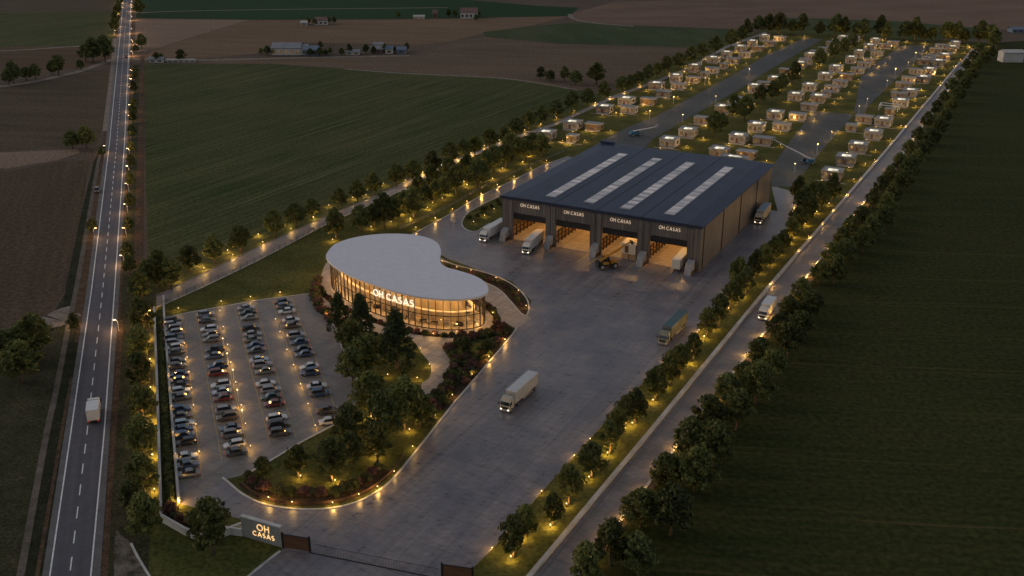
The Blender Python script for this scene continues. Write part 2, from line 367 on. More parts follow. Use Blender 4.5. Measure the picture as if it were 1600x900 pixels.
# lamps
M['lamp'] = emit_mat('lamp', (1, .66, .28), 2.4)
M['lamp_small'] = emit_mat('lamp_small', (1, .66, .3), 1.6)
M['ceil'] = emit_mat('ceil', (1, .53, .17), E_CEIL)
M['pav_lamp'] = emit_mat('pav_lamp', (1, .54, .17), E_PAV)
M['letters_warm'] = emit_mat('letters_warm', (1, .66, .36), .2)
M['letters_white'] = emit_mat('letters_white', (1, .88, .72), .45)
M['letters_gold'] = emit_mat('letters_gold', (1, .55, .16), .5)
M['headlight'] = emit_mat('headlight', (1, .85, .6), 1.8)
M['headlight_off'] = noise_mat('headlight_off', (.5, .5, .5), (.6, .6, .62), 5, .2)
M['tail'] = emit_mat('tail', (1, .06, .03), .25, (.25, .01, .01))
M['roof_glow'] = glow_window('roof_glow', (1, .88, .64), .5, .5)
M['win_glow'] = glow_window('win_glow', (1, .56, .2), .06)
M['win_dim'] = noise_mat('win_dim', (.03, .03, .035), (.07, .06, .05), 1, .12, spec=.6)
def glass_mat(name, tint=(.97, .95, .9), refl=.1):
    m = bpy.data.materials.new(name); m.use_nodes = True; t = m.node_tree; t.nodes.clear()
    o = t.nodes.new('ShaderNodeOutputMaterial'); tr = t.nodes.new('ShaderNodeBsdfTransparent'); gl = t.nodes.new('ShaderNodeBsdfGlossy'); mx = t.nodes.new('ShaderNodeMixShader')
    n = t.nodes.new('ShaderNodeTexNoise'); n.inputs['Scale'].default_value = .3
    mr = t.nodes.new('ShaderNodeMapRange'); mr.inputs[3].default_value = refl*.5; mr.inputs[4].default_value = refl*1.5; t.links.new(n.outputs['Fac'], mr.inputs[0])
    tr.inputs[0].default_value = rgba(tint); gl.inputs['Roughness'].default_value = .05
    t.links.new(mr.outputs[0], mx.inputs[0]); t.links.new(tr.outputs[0], mx.inputs[1]); t.links.new(gl.outputs[0], mx.inputs[2]); t.links.new(mx.outputs[0], o.inputs['Surface'])
    return m
M['glass'] = glass_mat('glass')
def cladding(name, c1, c2):
    m, t, b = new_mat(name); N, L = t.nodes, t.links
    tc = N.new('ShaderNodeTexCoord'); sep = N.new('ShaderNodeSeparateXYZ'); L.new(tc.outputs['Object'], sep.inputs[0])
    ad = N.new('ShaderNodeMath'); ad.operation = 'ADD'; L.new(sep.outputs['X'], ad.inputs[0]); L.new(sep.outputs['Y'], ad.inputs[1])
    # vertical sheets about 1.1 m wide, each its own shade
    fl = N.new('ShaderNodeMath'); fl.operation = 'FLOOR'; ml = N.new('ShaderNodeMath'); ml.operation = 'MULTIPLY'; ml.inputs[1].default_value = .9
    L.new(ad.outputs[0], ml.inputs[0]); L.new(ml.outputs[0], fl.inputs[0])
    wn = N.new('ShaderNodeTexWhiteNoise'); wn.noise_dimensions = '1D'; L.new(fl.outputs[0], wn.inputs['W'])
    fr = N.new('ShaderNodeMath'); fr.operation = 'FRACT'; L.new(ml.outputs[0], fr.inputs[0])
    lt = N.new('ShaderNodeMath'); lt.operation = 'LESS_THAN'; lt.inputs[1].default_value = .1; L.new(fr.outputs[0], lt.inputs[0])
    r = N.new('ShaderNodeValToRGB'); r.color_ramp.elements[0].color = rgba(c1); r.color_ramp.elements[1].color = rgba(c2); L.new(wn.outputs['Value'], r.inputs['Fac'])
    n = N.new('ShaderNodeTexNoise'); n.inputs['Scale'].default_value = .25; n.inputs['Detail'].default_value = 5; L.new(tc.outputs['Object'], n.inputs['Vector'])
    mr = N.new('ShaderNodeMapRange'); mr.inputs[3].default_value = .7; mr.inputs[4].default_value = 1.3; L.new(n.outputs['Fac'], mr.inputs[0])
    mx = N.new('ShaderNodeMix'); mx.data_type = 'RGBA'; mx.blend_type = 'MULTIPLY'; mx.inputs[0].default_value = 1; L.new(r.outputs['Color'], mx.inputs[6]); L.new(mr.outputs[0], mx.inputs[7])
    m2 = N.new('ShaderNodeMix'); m2.data_type = 'RGBA'; L.new(lt.outputs[0], m2.inputs[0]); L.new(mx.outputs[2], m2.inputs[6]); m2.inputs[7].default_value = rgba((c1[0]*.55, c1[1]*.55, c1[2]*.55))
    L.new(m2.outputs[2], b.inputs['Base Color']); b.inputs['Roughness'].default_value = .5; b.inputs['Specular IOR Level'].default_value = .4
    return m
M['cladding'] = cladding('cladding', (.085, .076, .072), (.135, .118, .106))
def foliage(name, dark, light, rand=.28):
    m, t, b = new_mat(name); N, L = t.nodes, t.links
    tc = N.new('ShaderNodeTexCoord'); n = N.new('ShaderNodeTexNoise'); n.inputs['Scale'].default_value = .9; n.inputs['Detail'].default_value = 3; L.new(tc.outputs['Object'], n.inputs['Vector'])
    r = N.new('ShaderNodeValToRGB'); r.color_ramp.elements[0].position = .35; r.color_ramp.elements[1].position = .68
    r.color_ramp.elements[0].color = rgba(dark); r.color_ramp.elements[1].color = rgba(light); L.new(n.outputs['Fac'], r.inputs['Fac'])
    oi = N.new('ShaderNodeObjectInfo'); mr = N.new('ShaderNodeMapRange'); mr.inputs[3].default_value = 1-rand; mr.inputs[4].default_value = 1+rand; L.new(oi.outputs['Random'], mr.inputs[0])
    mx = N.new('ShaderNodeMix'); mx.data_type = 'RGBA'; mx.blend_type = 'MULTIPLY'; mx.inputs[0].default_value = 1; L.new(r.outputs['Color'], mx.inputs[6]); L.new(mr.outputs[0], mx.inputs[7])
    L.new(mx.outputs[2], b.inputs['Base Color']); b.inputs['Roughness'].default_value = .75; b.inputs['Specular IOR Level'].default_value = .2
    tl = N.new('ShaderNodeBsdfTranslucent'); ms = N.new('ShaderNodeMixShader'); ms.inputs[0].default_value = .35
    L.new(mx.outputs[2], tl.inputs['Color']); L.new(b.outputs[0], ms.inputs[1]); L.new(tl.outputs[0], ms.inputs[2]); L.new(ms.outputs[0], N['Material Output'].inputs['Surface'])
    return m
M['leaf'] = foliage('leaf', (.046, .060, .016), (.195, .195, .056), .4)
M['leaf_dark'] = foliage('leaf_dark', (.038, .054, .017), (.15, .16, .05), .38)
M['needle'] = foliage('needle', (.034, .050, .019), (.10, .118, .04))
M['shrub_green'] = foliage('shrub_green', (.055, .07, .024), (.15, .155, .055))
M['shrub_red'] = foliage('shrub_red', (.11, .055, .046), (.21, .11, .085))
M['shrub_olive'] = foliage('shrub_olive', (.05, .055, .025), (.11, .11, .055))

# ------------------------------------------------------------------ the ground
def struct(name, b, m, label, kind='structure'):
    o = b.build(name, m); tag(o, label, kind=kind); return o
def sheet(name, px, z, m, label, sm=None, closed=True):
    pts = gs(px)
    if sm: pts = smooth(pts, sm, True)
    b = MB(); b.sheet(pts, z); return struct(name, b, m, label)
b = MB(); b.sheet([(-7000, -600), (7000, -600), (7000, 12000), (-7000, 12000)], 0); struct('ground', b, M['soil'], 'bare brown farmland stretching to the horizon')

sheet('field', [(225, 101), (420, 100), (540, 108), (700, 118), (800, 124), (905, 141), (960, 152), (860, 212), (600, 318), (400, 402), (290, 452), (234, 460), (228, 300)], .02, M['green_field'], 'large green field between highway and tree-lined estate road')
sheet('field', [(835, 1000), (917, 900), (1088, 675), (1223, 500), (1358, 321), (1420, 240), (1536, 98), (1700, 98), (2300, 98), (2600, 1000)], .02, M['dark_green_field'], 'very dark green field beyond the service road trees')
sheet('field', [(214, 0), (212, 28), (390, 31), (600, 30), (890, 25), (905, 12), (840, 9), (500, -20)], .04, M['emerald_field'], 'deep emerald field along the skyline side of the highway')
sheet('field', [(212, 30), (390, 31), (300, 58), (238, 78), (211, 82)], .03, M['pink_field'], 'pale pinkish ploughed field beside the highway')
sheet('field', [(390, 31.5), (600, 31), (890, 26), (830, 40), (755, 52), (700, 66), (650, 70), (430, 66), (400, 84), (300, 92), (225, 93), (238, 79), (300, 59)], .035, M['tan_field'], 'tan stubble field behind the farm')
sheet('field', [(225, 100), (300, 97), (420, 90), (650, 88), (705, 66), (757, 58), (870, 69), (1110, 76), (1125, 80), (915, 141), (800, 123), (700, 117), (540, 107), (420, 99)], .03, M['brown_field'], 'dull brown field between farm and green field')
sheet('field', [(757, 57), (755, 50), (830, 41), (900, 35), (985, 40), (1140, 46), (1160, 56), (1110, 75), (870, 68)], .045, M['strip_green'], 'striped green field above the brown field')
sheet('field', [(890, 22), (960, 3), (1300, -8), (2200, -10), (2200, 50), (1700, 46), (1140, 45), (985, 39), (900, 33)], .03, M['mauve_field'], 'mauve brown field at the far edge')
sheet('field', [(1215, 27), (1400, 33), (1530, 44), (1540, 62), (1200, 55)], .04, M['strip_green'], 'narrow green strip behind the far tree row')
sheet('field', [(1560, 66), (1660, 60), (2200, 60), (2200, 98), (1540, 98)], .03, M['dark_green_field'], 'dark pasture around the white shed')
# left of the highway
lf = [('olive_field', [(-300, -5), (186, -5), (183, 18), (-300, 20)], 'olive field at the top beside the highway'),
      ('green_field', [(-300, 21), (183, 19), (180, 68), (100, 72), (-300, 78)], 'green field beside the far highway'),
      ('umber_field', [(-300, 79), (100, 73), (178, 70), (172, 96), (120, 108), (-300, 125)], 'dark umber field left of the junction'),
      ('olive_field', [(-300, 142), (12, 133), (120, 113), (174, 106), (160, 200), (150, 226), (12, 236), (-300, 240)], 'brown olive striped field left of the highway'),
      ('pink_field', [(-300, 262), (12, 263), (90, 250), (126, 238), (120, 233), (12, 238), (-300, 242)], 'thin pale ploughed strip left of the highway'),
      ('plough', [(-300, 268), (12, 268), (95, 252), (140, 250), (122, 370), (104, 448), (84, 486), (12, 512), (-300, 530)], 'brown ploughed field left of the highway')]
for mm, px, lb in lf: sheet('field', px, .02, M[mm], lb)
sheet('verge', [(-300, 532), (12, 514), (84, 488), (106, 450), (128, 360), (146, 250), (166, 235), (130, 470), (100, 680), (64, 905), (-60, 1000), (-400, 1000)], .015, M['rough_grass'], 'rough dark grass left of the highway')

# ---- highway
HL = [(193.5, -8), (190, 0), (165, 225), (136, 450), (101, 675), (66, 900), (48, 1010)]
HR = [(206.5, -8), (207, 0), (199, 225), (187, 450), (172, 675), (157, 900), (148, 1010)]
def strip_poly(L, Rr): return gs(L) + gs(Rr)[::-1]
b = MB(); b.sheet(strip_poly([(x-2-(y+200)/200, y) for x, y in HL], [(x+1.5+(y+200)/260, y) for x, y in HR]), .06); struct('verge', b, M['verge_brown'], 'brown gravelly highway verge')
b = MB(); b.sheet(strip_poly(HL, HR), .10); struct('highway', b, M['asphalt'], 'two-lane grey asphalt highway')
EL = gs([(194.5, -8), (193, 0), (171, 225), (143.5, 450), (111, 675), (78, 900), (62, 1010)])
ER = gs([(205.5, -8), (205, 0), (194.5, 225), (179.3, 450), (163, 675), (142, 900), (132, 1010)])
b = MB()
b.sheet(gs(HL)+EL[::-1], .106); b.sheet(ER+gs(HR)[::-1], .106); struct('road_shoulder', b, M['shoulder'], 'paler shoulders of the highway')
b = MB()
for e in (EL, ER):
    for i in range(len(e)-1):
        t = (e[i+1]-e[i]).normalized(); n = Vector((-t.y, t.x))*.13
        b.sheet([e[i]-n, e[i+1]-n, e[i+1]+n, e[i]+n], .112)
mid = [(p+q)/2 + HB*-.1 for p, q in zip(EL, ER)]
mid = resample(mid, 1.0)
i = 0
while i+4 < len(mid):
    t = (mid[i+4]-mid[i]).normalized(); n = Vector((-t.y, t.x))*.11
    b.sheet([mid[i]-n, mid[i+4]-n, mid[i+4]+n, mid[i]+n], .112); i += 8
struct('road_marking', b, M['paint_white'], 'white edge lines and dashed centre line of the highway')
# tracks
def track(name, px, wd, z, m, label):
    pts = smooth(gs(px), 4); L = offset(pts, wd/2); Rr = offset(pts, -wd/2)
    b = MB()
    for i in range(len(pts)-1): b.sheet([L[i], L[i+1], Rr[i+1], Rr[i]], z)
    return struct(name, b, m, label)
track('ditch', [(163, 225), (150, 262), (134, 330), (122, 390), (112, 440), (106, 480)], 2.6, .07, M['ditch'], 'dark grassy ditch between ploughed field and path')
track('verge', [(157, 262), (147, 345), (132, 440), (122, 490)], 3.0, .082, M['verge_brown'], 'red brown dry grass along the left highway edge')
track('ditch', [(114, 535), (106, 585), (96, 640), (80, 740), (64, 830), (52, 900), (40, 970)], 3.0, .07, M['ditch'], 'dark grassy ditch along the left side of the highway')
track('verge', [(112, 590), (101, 650), (84, 750), (70, 830), (58, 900), (48, 970)], .7, .084, M['verge_brown'], 'thin brown gravel edge left of the highway')
track('dirt_track', [(160, 226), (152, 262), (137, 350), (120, 447), (104, 525), (88, 610), (74, 672), (52, 790), (32, 900), (16, 980)], 1.3, .088, M['dirt_dark'], 'narrow worn path beside the highway ditch')
track('dirt_track', [(181, 60), (178, 105), (167, 205)], 4, .085, M['dirt'], 'pale gravel strip at the highway junction')
track('dirt_track', [(178, 92), (140, 106), (110, 115), (12, 134), (-200, 152)], 5, .05, M['dirt'], 'field track leading left from the junction')
track('dirt_track', [(184, 65), (140, 71), (95, 74), (12, 79), (-200, 85)], 3.5, .05, M['dirt'], 'upper field track left of the highway')
track('dirt_track', [(120, 486), (105, 490), (90, 500), (70, 505)], 9, .075, M['dirt'], 'pale field entrance off the highway')
track('dirt_track', [(203, 92), (240, 93), (310, 94), (360, 93), (480, 90), (640, 87)], 5, .055, M['dirt'], 'farm lane leading right from the junction')
track('dirt_track', [(540, 108), (620, 114), (700, 118), (800, 124), (905, 141)], 2.5, .052, M['dirt'], 'faint track along the edge of the green field')
track('dirt_track', [(890, 22), (897, 30), (930, 36), (990, 41)], 4, .05, M['dirt'], 'curved pale track by the mauve field')
track('dirt_track', [(212, 20), (300, 17), (500, 14), (700, 12)], 3, .052, M['dirt'], 'thin track crossing the emerald field')
track('path', [(222, 88), (220, 225), (217.5, 330), (216, 440)], 2.6, .075, M['verge_brown'], 'brown footpath beside the highway trees')
b = MB(); b.sheet(gs([(213, 100), (199, 228), (187, 450), (176, 640), (160, 880), (155, 990), (340, 990), (233, 900), (256, 470), (216, 440), (218, 300), (222, 100)]), .05); struct('verge', b, M['rough_grass'], 'dark grass strip between highway and estate')
track('verge', [(190, 500), (182, 620), (172, 760), (164, 900), (160, 960)], 1.0, .085, M['verge_brown'], 'red brown dead grass along the highway edge')
sheet('dirt_track', [(182, 830), (190, 838), (204, 848), (216, 872), (236, 905), (250, 960), (190, 960), (178, 880)], .09, M['dirt_patch'], 'patch of bare earth by the highway bottom', 3)

# ---- estate lawn
sheet('lawn', [(240, 470), (400, 398), (584, 306), (850, 190), (1010, 120), (1130, 66), (1200, 44), (1540, 66), (1555, 80), (1400, 260), (1275, 415), (1100, 650), (930, 870), (860, 980), (250, 1000), (232, 900), (238, 700)], .062, M['lawn'], 'lawns covering the estate')
# service road
SL = [(770, 972), (830, 900), (1017, 675), (1200, 451), (1394, 225), (1519, 75)]
SR = [(855, 966), (905, 900), (975, 807), (1075, 675), (1141, 589), (1211, 499), (1275, 414), (1347, 321), (1412, 240), (1530, 75)]
b = MB(); b.sheet(gs(SL)+gs(SR)[::-1], .10); struct('service_road', b, M['service'], 'concrete service road along the right side of the estate')
# left estate road
LR_UP = [(244, 463), (277, 447), (400, 388), (517, 335), (580, 309), (700, 254), (800, 215), (865, 193), (960, 149), (1012, 131), (1075, 106), (1132, 73), (1195, 50)]
LR_DN = [(245, 481), (317, 449), (400, 409), (510, 351), (590, 315), (705, 258.5), (804, 218.5), (869, 196), (964, 152), (1016, 133.5), (1078, 108), (1136, 75), (1199, 52)]
b = MB(); b.sheet(gs(LR_UP)+gs(LR_DN)[::-1], .10); struct('estate_road', b, M['service'], 'estate road along the left tree row')
track('path', [(584, 318), (615, 300), (640, 296), (665, 292)], 4, .11, M['plaza'], 'curved path through the left tree belt')
# village streets
sheet('street', [(935, 222), (985, 197), (1025, 182), (1090, 147), (1152, 114), (1200, 85), (1256, 60), (1286, 61), (1200, 111), (1145, 146), (1080, 182), (1020, 218), (1000, 240), (940, 236)], .10, M['street'], 'dark asphalt street through the cabin village')
sheet('street', [(1232, 225), (1270, 174), (1334, 179), (1318, 198), (1292, 226), (1255, 272), (1245, 292), (1205, 292), (1205, 262)], .10, M['street'], 'dark asphalt turning area behind the warehouse')
sheet('street', [(1340, 140), (1345, 120), (1362, 105), (1407, 72), (1452, 70), (1442, 86), (1412, 111), (1382, 141), (1360, 162), (1350, 178), (1334, 176), (1338, 160)], .104, M['street'], 'dark asphalt lane among the far cabins')
# yard
YE = [(738, 888), (767, 860), (843, 772), (894, 716), (962, 641), (1014, 588), (1069, 542), (1090, 519), (1140, 463), (1195, 400), (1235, 352), (1248, 328), (1240, 300)]
GARD = [(348, 747), (360, 757), (378, 772), (405, 786), (440, 794), (485, 797), (530, 793), (572, 779), (610, 753), (645, 712), (680, 668), (710, 630), (740, 595), (770, 560), (797, 528), (808, 512)]
ISL = [(686, 408), (720, 417), (760, 427), (790, 439), (812, 454), (825, 472), (825, 490), (816, 492), (800, 474), (782, 455), (762, 444), (735, 436), (700, 428)]
yard = [(282, 788), (348, 747)]+GARD[1:]+[(826, 493), (830, 470), (800, 440), (700, 405), (640, 369), (700, 337), (750, 307), (800, 283), (850, 258), (888, 245), (905, 249), (870, 268), (940, 300), (1215, 330), (1205, 290)]+YE[::-1]+[(700, 935), (640, 990), (330, 990), (388, 902), (440, 862), (440, 825), (378, 812), (330, 800)]
b = MB(); b.sheet(gs(yard), .10); struct('yard', b, M['yard'], 'scuffed concrete lorry yard')
CP = [(257, 497), (300, 488), (400, 470), (487, 459), (500, 481), (524, 513), (536, 547), (552, 580), (560, 605), (552, 636), (525, 662), (470, 692), (430, 716), (385, 742), (352, 750), (281, 789), (272, 690), (264, 590)]
b = MB(); b.sheet(gs(CP), .108); struct('car_park', b, M['carpark'], 'paved staff car park beside the showroom')
PLZ = [(500, 438), (494, 462), (506, 488), (535, 507), (580, 519), (620, 527), (645, 533), (658, 551), (673, 571), (671, 590), (658, 602), (668, 620), (686, 610), (702, 584), (703, 562), (691, 543), (706, 534), (740, 527), (770, 516), (790, 506), (808, 513), (826, 494), (813, 480), (797, 466), (777, 450), (758, 440), (690, 404), (640, 378), (560, 383), (515, 405)]
b = MB(); b.sheet(smooth(gs(PLZ), 4, True), .114); struct('plaza', b, M['plaza'], 'pale paved walk around the round showroom')
# kerbs
def kerb(px, wd, h, m, label, sm=0, name='kerb', closed=False, z0=.02):
    pts = gs(px)
    if sm: pts = smooth(pts, sm, closed)
    b = MB(); b.ribbon(pts, wd, z0, h, closed); return struct(name, b, m, label)
kerb(GARD, .45, .24, M['kerb'], 'pale kerb round the garden', 4)
kerb(YE[:-2], .35, .22, M['dark_kerb'], 'kerb between yard and tree strip')
kerb(SR, .55, .25, M['kerb'], 'white kerb along the right of the service road')
kerb(LR_UP, .35, .22, M['dark_kerb'], 'kerb of the left estate road')
kerb(LR_DN[:5], .35, .22, M['kerb'], 'pale kerb below the left estate road')
kerb([(640, 369), (700, 337), (750, 307), (800, 283), (850, 258), (888, 245)], .4, .24, M['kerb'], 'pale kerb beside the warehouse lane')
kerb(ISL, .4, .24, M['kerb'], 'kerb round the crescent planting bed', 4, closed=True)
kerb([(487, 459), (500, 481), (524, 513), (536, 547), (552, 580), (560, 605), (552, 636), (525, 662), (470, 692), (430, 716), (385, 742)], .45, .24, M['kerb'], 'kerb between car park and garden', 4)
kerb([(257, 497), (300, 488), (400, 470), (487, 459)], .4, .2, M['kerb'], 'kerb at the top of the car park')
kerb([(438, 862), (420, 876), (388, 902), (360, 930)], .5, .25, M['kerb'], 'kerb of the gate drive', 3)
kerb([(205, 850), (216, 872), (236, 905), (250, 930)], .4, .2, M['kerb'], 'kerb at the lawn corner', 3)
WISL = [(722, 352), (724, 342), (733, 332), (750, 322), (790, 303), (850, 276), (850, 300), (792, 345), (765, 350), (745, 362), (730, 360)]
b = MB(); b.sheet(smooth(gs(WISL), 4, True), .13); struct('lawn', b, M['lawn'], 'planted island left of the warehouse')
kerb(WISL, .4, .24, M['kerb'], 'kerb of the planted island left of the warehouse', 4, closed=True)
b = MB(); b.sheet(smooth(gs(ISL), 4, True), .13); struct('planting_bed', b, M['planting_soil'], 'crescent planting bed beside the showroom')
track('planting_bed', [(384, 752), (400, 768), (440, 781), (485, 784), (530, 779), (570, 764), (606, 735)], 3.2, .09, M['planting_soil'], 'planting bed round the garden tip')
track('planting_bed', [(690, 640), (715, 605), (745, 570), (775, 540), (796, 520)], 4.2, .09, M['planting_soil'], 'planting bed along the yard')
b = MB(); b.ribbon(smooth(gs([(378, 756), (400, 773), (440, 786), (485, 788), (530, 783), (575, 767), (612, 738), (634, 708)]), 4), .12, .02, .55); o = b.build('garden_edging', M['corten']); tag(o, 'rusty low metal edging curving round the garden tip', 'edging')

# ------------------------------------------------------------------ lettering
def arc(cx, cz, rx, rz, a0, a1, n=14): return [(cx+rx*math.cos(R(a0+(a1-a0)*i/n)), cz+rz*math.sin(R(a0+(a1-a0)*i/n))) for i in range(n+1)]
GL = {'O': (.98, [arc(.49, .5, .43, .44, 0, 360, 24)]),
      'H': (.76, [[(.07, 0), (.07, 1)], [(.69, 0), (.69, 1)], [(.07, .52), (.69, .52)]]),
      'C': (.88, [arc(.49, .5, .43, .44, 45, 315, 18)]),
      'A': (.90, [[(.04, 0), (.45, .98)], [(.45, .98), (.86, 0)], [(.2, .3), (.7, .3)]]),
      'S': (.64, [arc(.32, .72, .23, .22, 40, 270, 10)+arc(.32, .28, .24, .22, 90, -140, 10)])}
def text_strokes(s, track_=.2):
    x = 0; out = []
    for ch in s:
        if ch == ' ': x += .42; continue
        wd, st = GL[ch]
        for p in st: out.append([(x+a, c) for a, c in p])
        x += wd+track_
    return x-track_, out
def text_build(s, h, sw, depth, m, parent, mapf=None, loc=None, scale=None):
    """each letter a part of its own: height h, centred on x=0, z from 0..h; front at y=-depth; mapf(x, y, z) bends them onto a wall"""
    k = 0; W, st = text_strokes(s)
    for ch in s:
        if ch == ' ': continue
        n = len(GL[ch][1]); o = text_mb(st[k:k+n], W, h, sw, depth, mapf).build('letter', m, parent); k += n
        if loc: o.location = loc
        if scale: o.scale = scale
def text_mb(st, W, h, sw=.12, depth=.15, mapf=None):
    b = MB()
    for p in st:
        cl = (Vector(p[0])-Vector(p[-1])).length < 1e-4
        q = p[:-1] if cl else p
        L = offset(q, sw/2, cl); Rr = offset(q, -sw/2, cl); n = len(q); vs = []
        for i in range(n):
            for (x, z), y in ((L[i], -depth), (Rr[i], -depth), (Rr[i], 0), (L[i], 0)):
                P = ((x-W/2)*h, y, z*h); vs.append(mapf(*P) if mapf else P)
        fs = []
        for i in range(n if cl else n-1):
            a, c = 4*i, 4*((i+1) % n)
            for k in range(4): fs.append((a+k, c+k, c+(k+1) % 4, a+(k+1) % 4))
        if not cl: fs += [(0, 1, 2, 3), (4*n-1, 4*n-2, 4*n-3, 4*n-4)]
        b.add(vs, fs)
    return b

# ------------------------------------------------------------------ warehouse (local x: along the front, local y: into the depth)
P0 = g(785, 372); P1 = g(1091, 426); WW = (P1-P0).length; WD = 79.0; WH = 14.0
fdir = (P1-P0).normalized(); ddir = Vector((-fdir.y, fdir.x)); wrz = math.atan2(fdir.y, fdir.x)
def wl(px, py, z=0): p = g(px, py, z)-P0; return Vector((p.dot(fdir), p.dot(ddir)))
def frontx(px):
    y = 372+(px-785)*.1765; return wl(px, y).x
wh = empty('warehouse', (P0.x, P0.y, 0), wrz); tag(wh, 'dark clad warehouse with four open lit loading bays and navy roof', 'warehouse')
doors = [(frontx(a), frontx(c)) for a, c in ((802, 852), (868, 921), (939, 994), (1013, 1071))]
DH = 9.4
b = MB(); x = 0
for d0, d1 in doors:
    b.box(((x+d0)/2, .25, WH/2), (d0-x, .5, WH)); b.box(((d0+d1)/2, .25, (WH+DH)/2), (d1-d0, .5, WH-DH)); x = d1
b.box(((x+WW)/2, .25, WH/2), (WW-x, .5, WH))
b.build('wall', M['cladding'], wh)
b = MB(); b.box((WW-.25, WD/2+.25, WH/2), (.5, WD-.5, WH)); b.build('wall', M['cladding'], wh)
b = MB(); b.box((.25, WD/2+.25, WH/2), (.5, WD-.5, WH)); b.build('wall', M['cladding'], wh)
b = MB(); b.box((WW/2, WD-.25, WH/2), (WW-1, .5, WH)); b.build('wall', M['cladding'], wh)
# pilasters flanking the doors, slightly proud
for d0, d1 in doors:
    for xx in (d0-.9, d1+.9):
        b = MB(); b.box((xx, -.15, WH/2-.3), (1.5, .3, WH-.6)); b.build('pilaster', M['cladding'], wh)
# roof: shallow planes, the right margin falling away
b = MB(); e = 4.2
sec = [(-.6, 14.0), (-.6, 14.3), (e, 14.75), (WW-e, 14.75), (WW+.6, 14.25), (WW+.6, 13.95)]
b.loft([[(x_, yy, z_) for x_, z_ in sec] for yy in (-.6, WD+.6)])
b.build('roof', M['roof_navy'], wh)
for k in range(1, 8):
    xx = e+(WW-2*e)*k/8
    if k in (2, 4, 6):
        b = MB(); b.box((xx, WD/2, 14.79), (.3, WD, .07)); b.build('roof_seam', M['roof_seam'], wh)
b = MB(); b.box((WW/2, -.45, 14.22), (WW+1, .22, .9)); b.build('fascia', M['roof_seam'], wh)
b = MB(); b.box((3.0, WD-.4, 15.1), (5.5, 1.2, .9)); b.build('parapet', M['roof_navy'], wh)
sk = noise_mat('skylight', (.28, .26, .27), (.85, .72, .66), .35, .3, stretch=(.15, 1, 1), detail=2, spec=.6)
for (n0, n1, f0, f1) in (((850, 306), (866, 308), (970, 240), (982, 241)), ((910, 315), (925, 318), (1024, 247), (1036, 249)), ((967, 325), (984, 327), (1074, 253), (1087, 255)), ((1036, 334), (1053, 336), (1134, 261), (1147, 262))):
    a0 = (wl(*n0, 14.8)+wl(*n1, 14.8))/2; a1 = (wl(*f0, 14.8)+wl(*f1, 14.8))/2; xx = (a0.x+a1.x)/2
    wdt = (wl(*n1, 14.8)-wl(*n0, 14.8)).length*.92
    y0, y1 = a0.y, a1.y; n = 14; p = (y1-y0)/n
    fr = MB(); fr.box((xx, (y0+y1)/2, 14.80), (wdt+.4, y1-y0+.4, .10)); fo = fr.build('skylight', M['grey_metal'], wh)
    for i in range(n):
        q = MB(); q.box((xx, y0+p*(i+.5), 14.9), (wdt, p*.86, .12)); q.build('pane', sk, fo)
b = MB(); b.box((WW/2, WD/2, .1), (WW-1.1, WD-1.1, .12)); b.build('floor', M['warm_floor'], wh)
b = MB(); b.box((WW/2, WD/2, 13.4), (WW-1.1, WD-1.1, .1)); b.build('ceiling', M['interior_wall'], wh)
b = MB(); b.box((WW/2, 42, 6.7), (WW-1.2, .3, 13)); b.build('inner_wall', M['interior_wall'], wh)
for i in range(3):
    xx = (doors[i][1]+doors[i+1][0])/2
    b = MB(); b.box((xx, 21, 6.7), (.3, 41, 13)); b.build('partition', M['interior_wall'], wh)
for k, (d0, d1) in enumerate(doors):
    c = (d0+d1)/2
    # rolled-up shutter box behind the lintel
    b = MB(); b.box((c, .85, DH-.75), (d1-d0-.1, .6, 2.9)); b.build('shutter', M['black_metal'], wh)
    rail = MB(); lx = d0-1.2
    # timber racking along the left of each bay
    for i in range(12):
        rail.box((lx, 2+i*2.6, 2.2), (.28, .28, 4.2))
    for z in (1.1, 2.6, 4.1): rail.box((lx, 16.5, z), (.22, 30, .25))
    rail.build('racking', M['bronze'], wh)
    q = MB(); q.box((lx-.55, 16.5, 1.6), (.3, 30, 3.0)); q.build('racking_back', M['timber'], wh)
    for y in (5.5, 15, 26):
        l = MB(); l.box((c, y, 12.9), (2.6, .8, .14)); l.build('ceiling_lamp', M['ceil'], wh)
    text_build('OH CASAS', 1.25, .105, .12, M['letters_warm'], wh, None, (c+.2, -.02, 11.75), (.74, 1, .88))
for y in (3, 22, 41, 60):     # right-side downpipes
    b = MB(); b.box((WW+.12, y, 6.9), (.18, .22, 13.8)); b.build('downpipe', M['black_metal'], wh)
# dock wedges beside the bays
def wedge(px, py, k):
    p = g(px, py); r = empty('dock_guide', (p.x, p.y, .1), wrz)
    tag(r, 'grey sloping dock guide block with rusty side guard, %s from the lorry lane' % nth(k), 'dock guide', 'dock guide blocks beside the loading bays')
    b = MB(); b.add([(-1.1, -2.0, 0), (1.1, -2.0, 0), (1.1, 1.4, 0), (-1.1, 1.4, 0), (-1.0, -1.0, 3.3), (1.0, -1.0, 3.3), (1.0, 1.4, 3.9), (-1.0, 1.4, 3.9)], [(3,2,1,0),(4,5,6,7),(0,1,5,4),(1,2,6,5),(2,3,7,6),(3,0,4,7)])
    b.build('block', M['grey_metal'], r)
    b = MB(); b.box((1.17, -.3, .7), (.1, 3.2, 1.2)); b.build('edge_guard', M['corten'], r)
for k, q in enumerate(((858, 384), (929, 397), (1002, 411), (1077, 425))): wedge(q[0], q[1]+3, 5-k-1)
wedge(789, 375, 5)
b = MB()
for d0, d1 in doors:
    for xx in (d0, d1):
        a_ = P0+fdir*xx+ddir*-.6; c_ = P0+fdir*xx-ddir*9; n = fdir*.12
        b.sheet([a_-n, c_-n, c_+n, a_+n], .112)
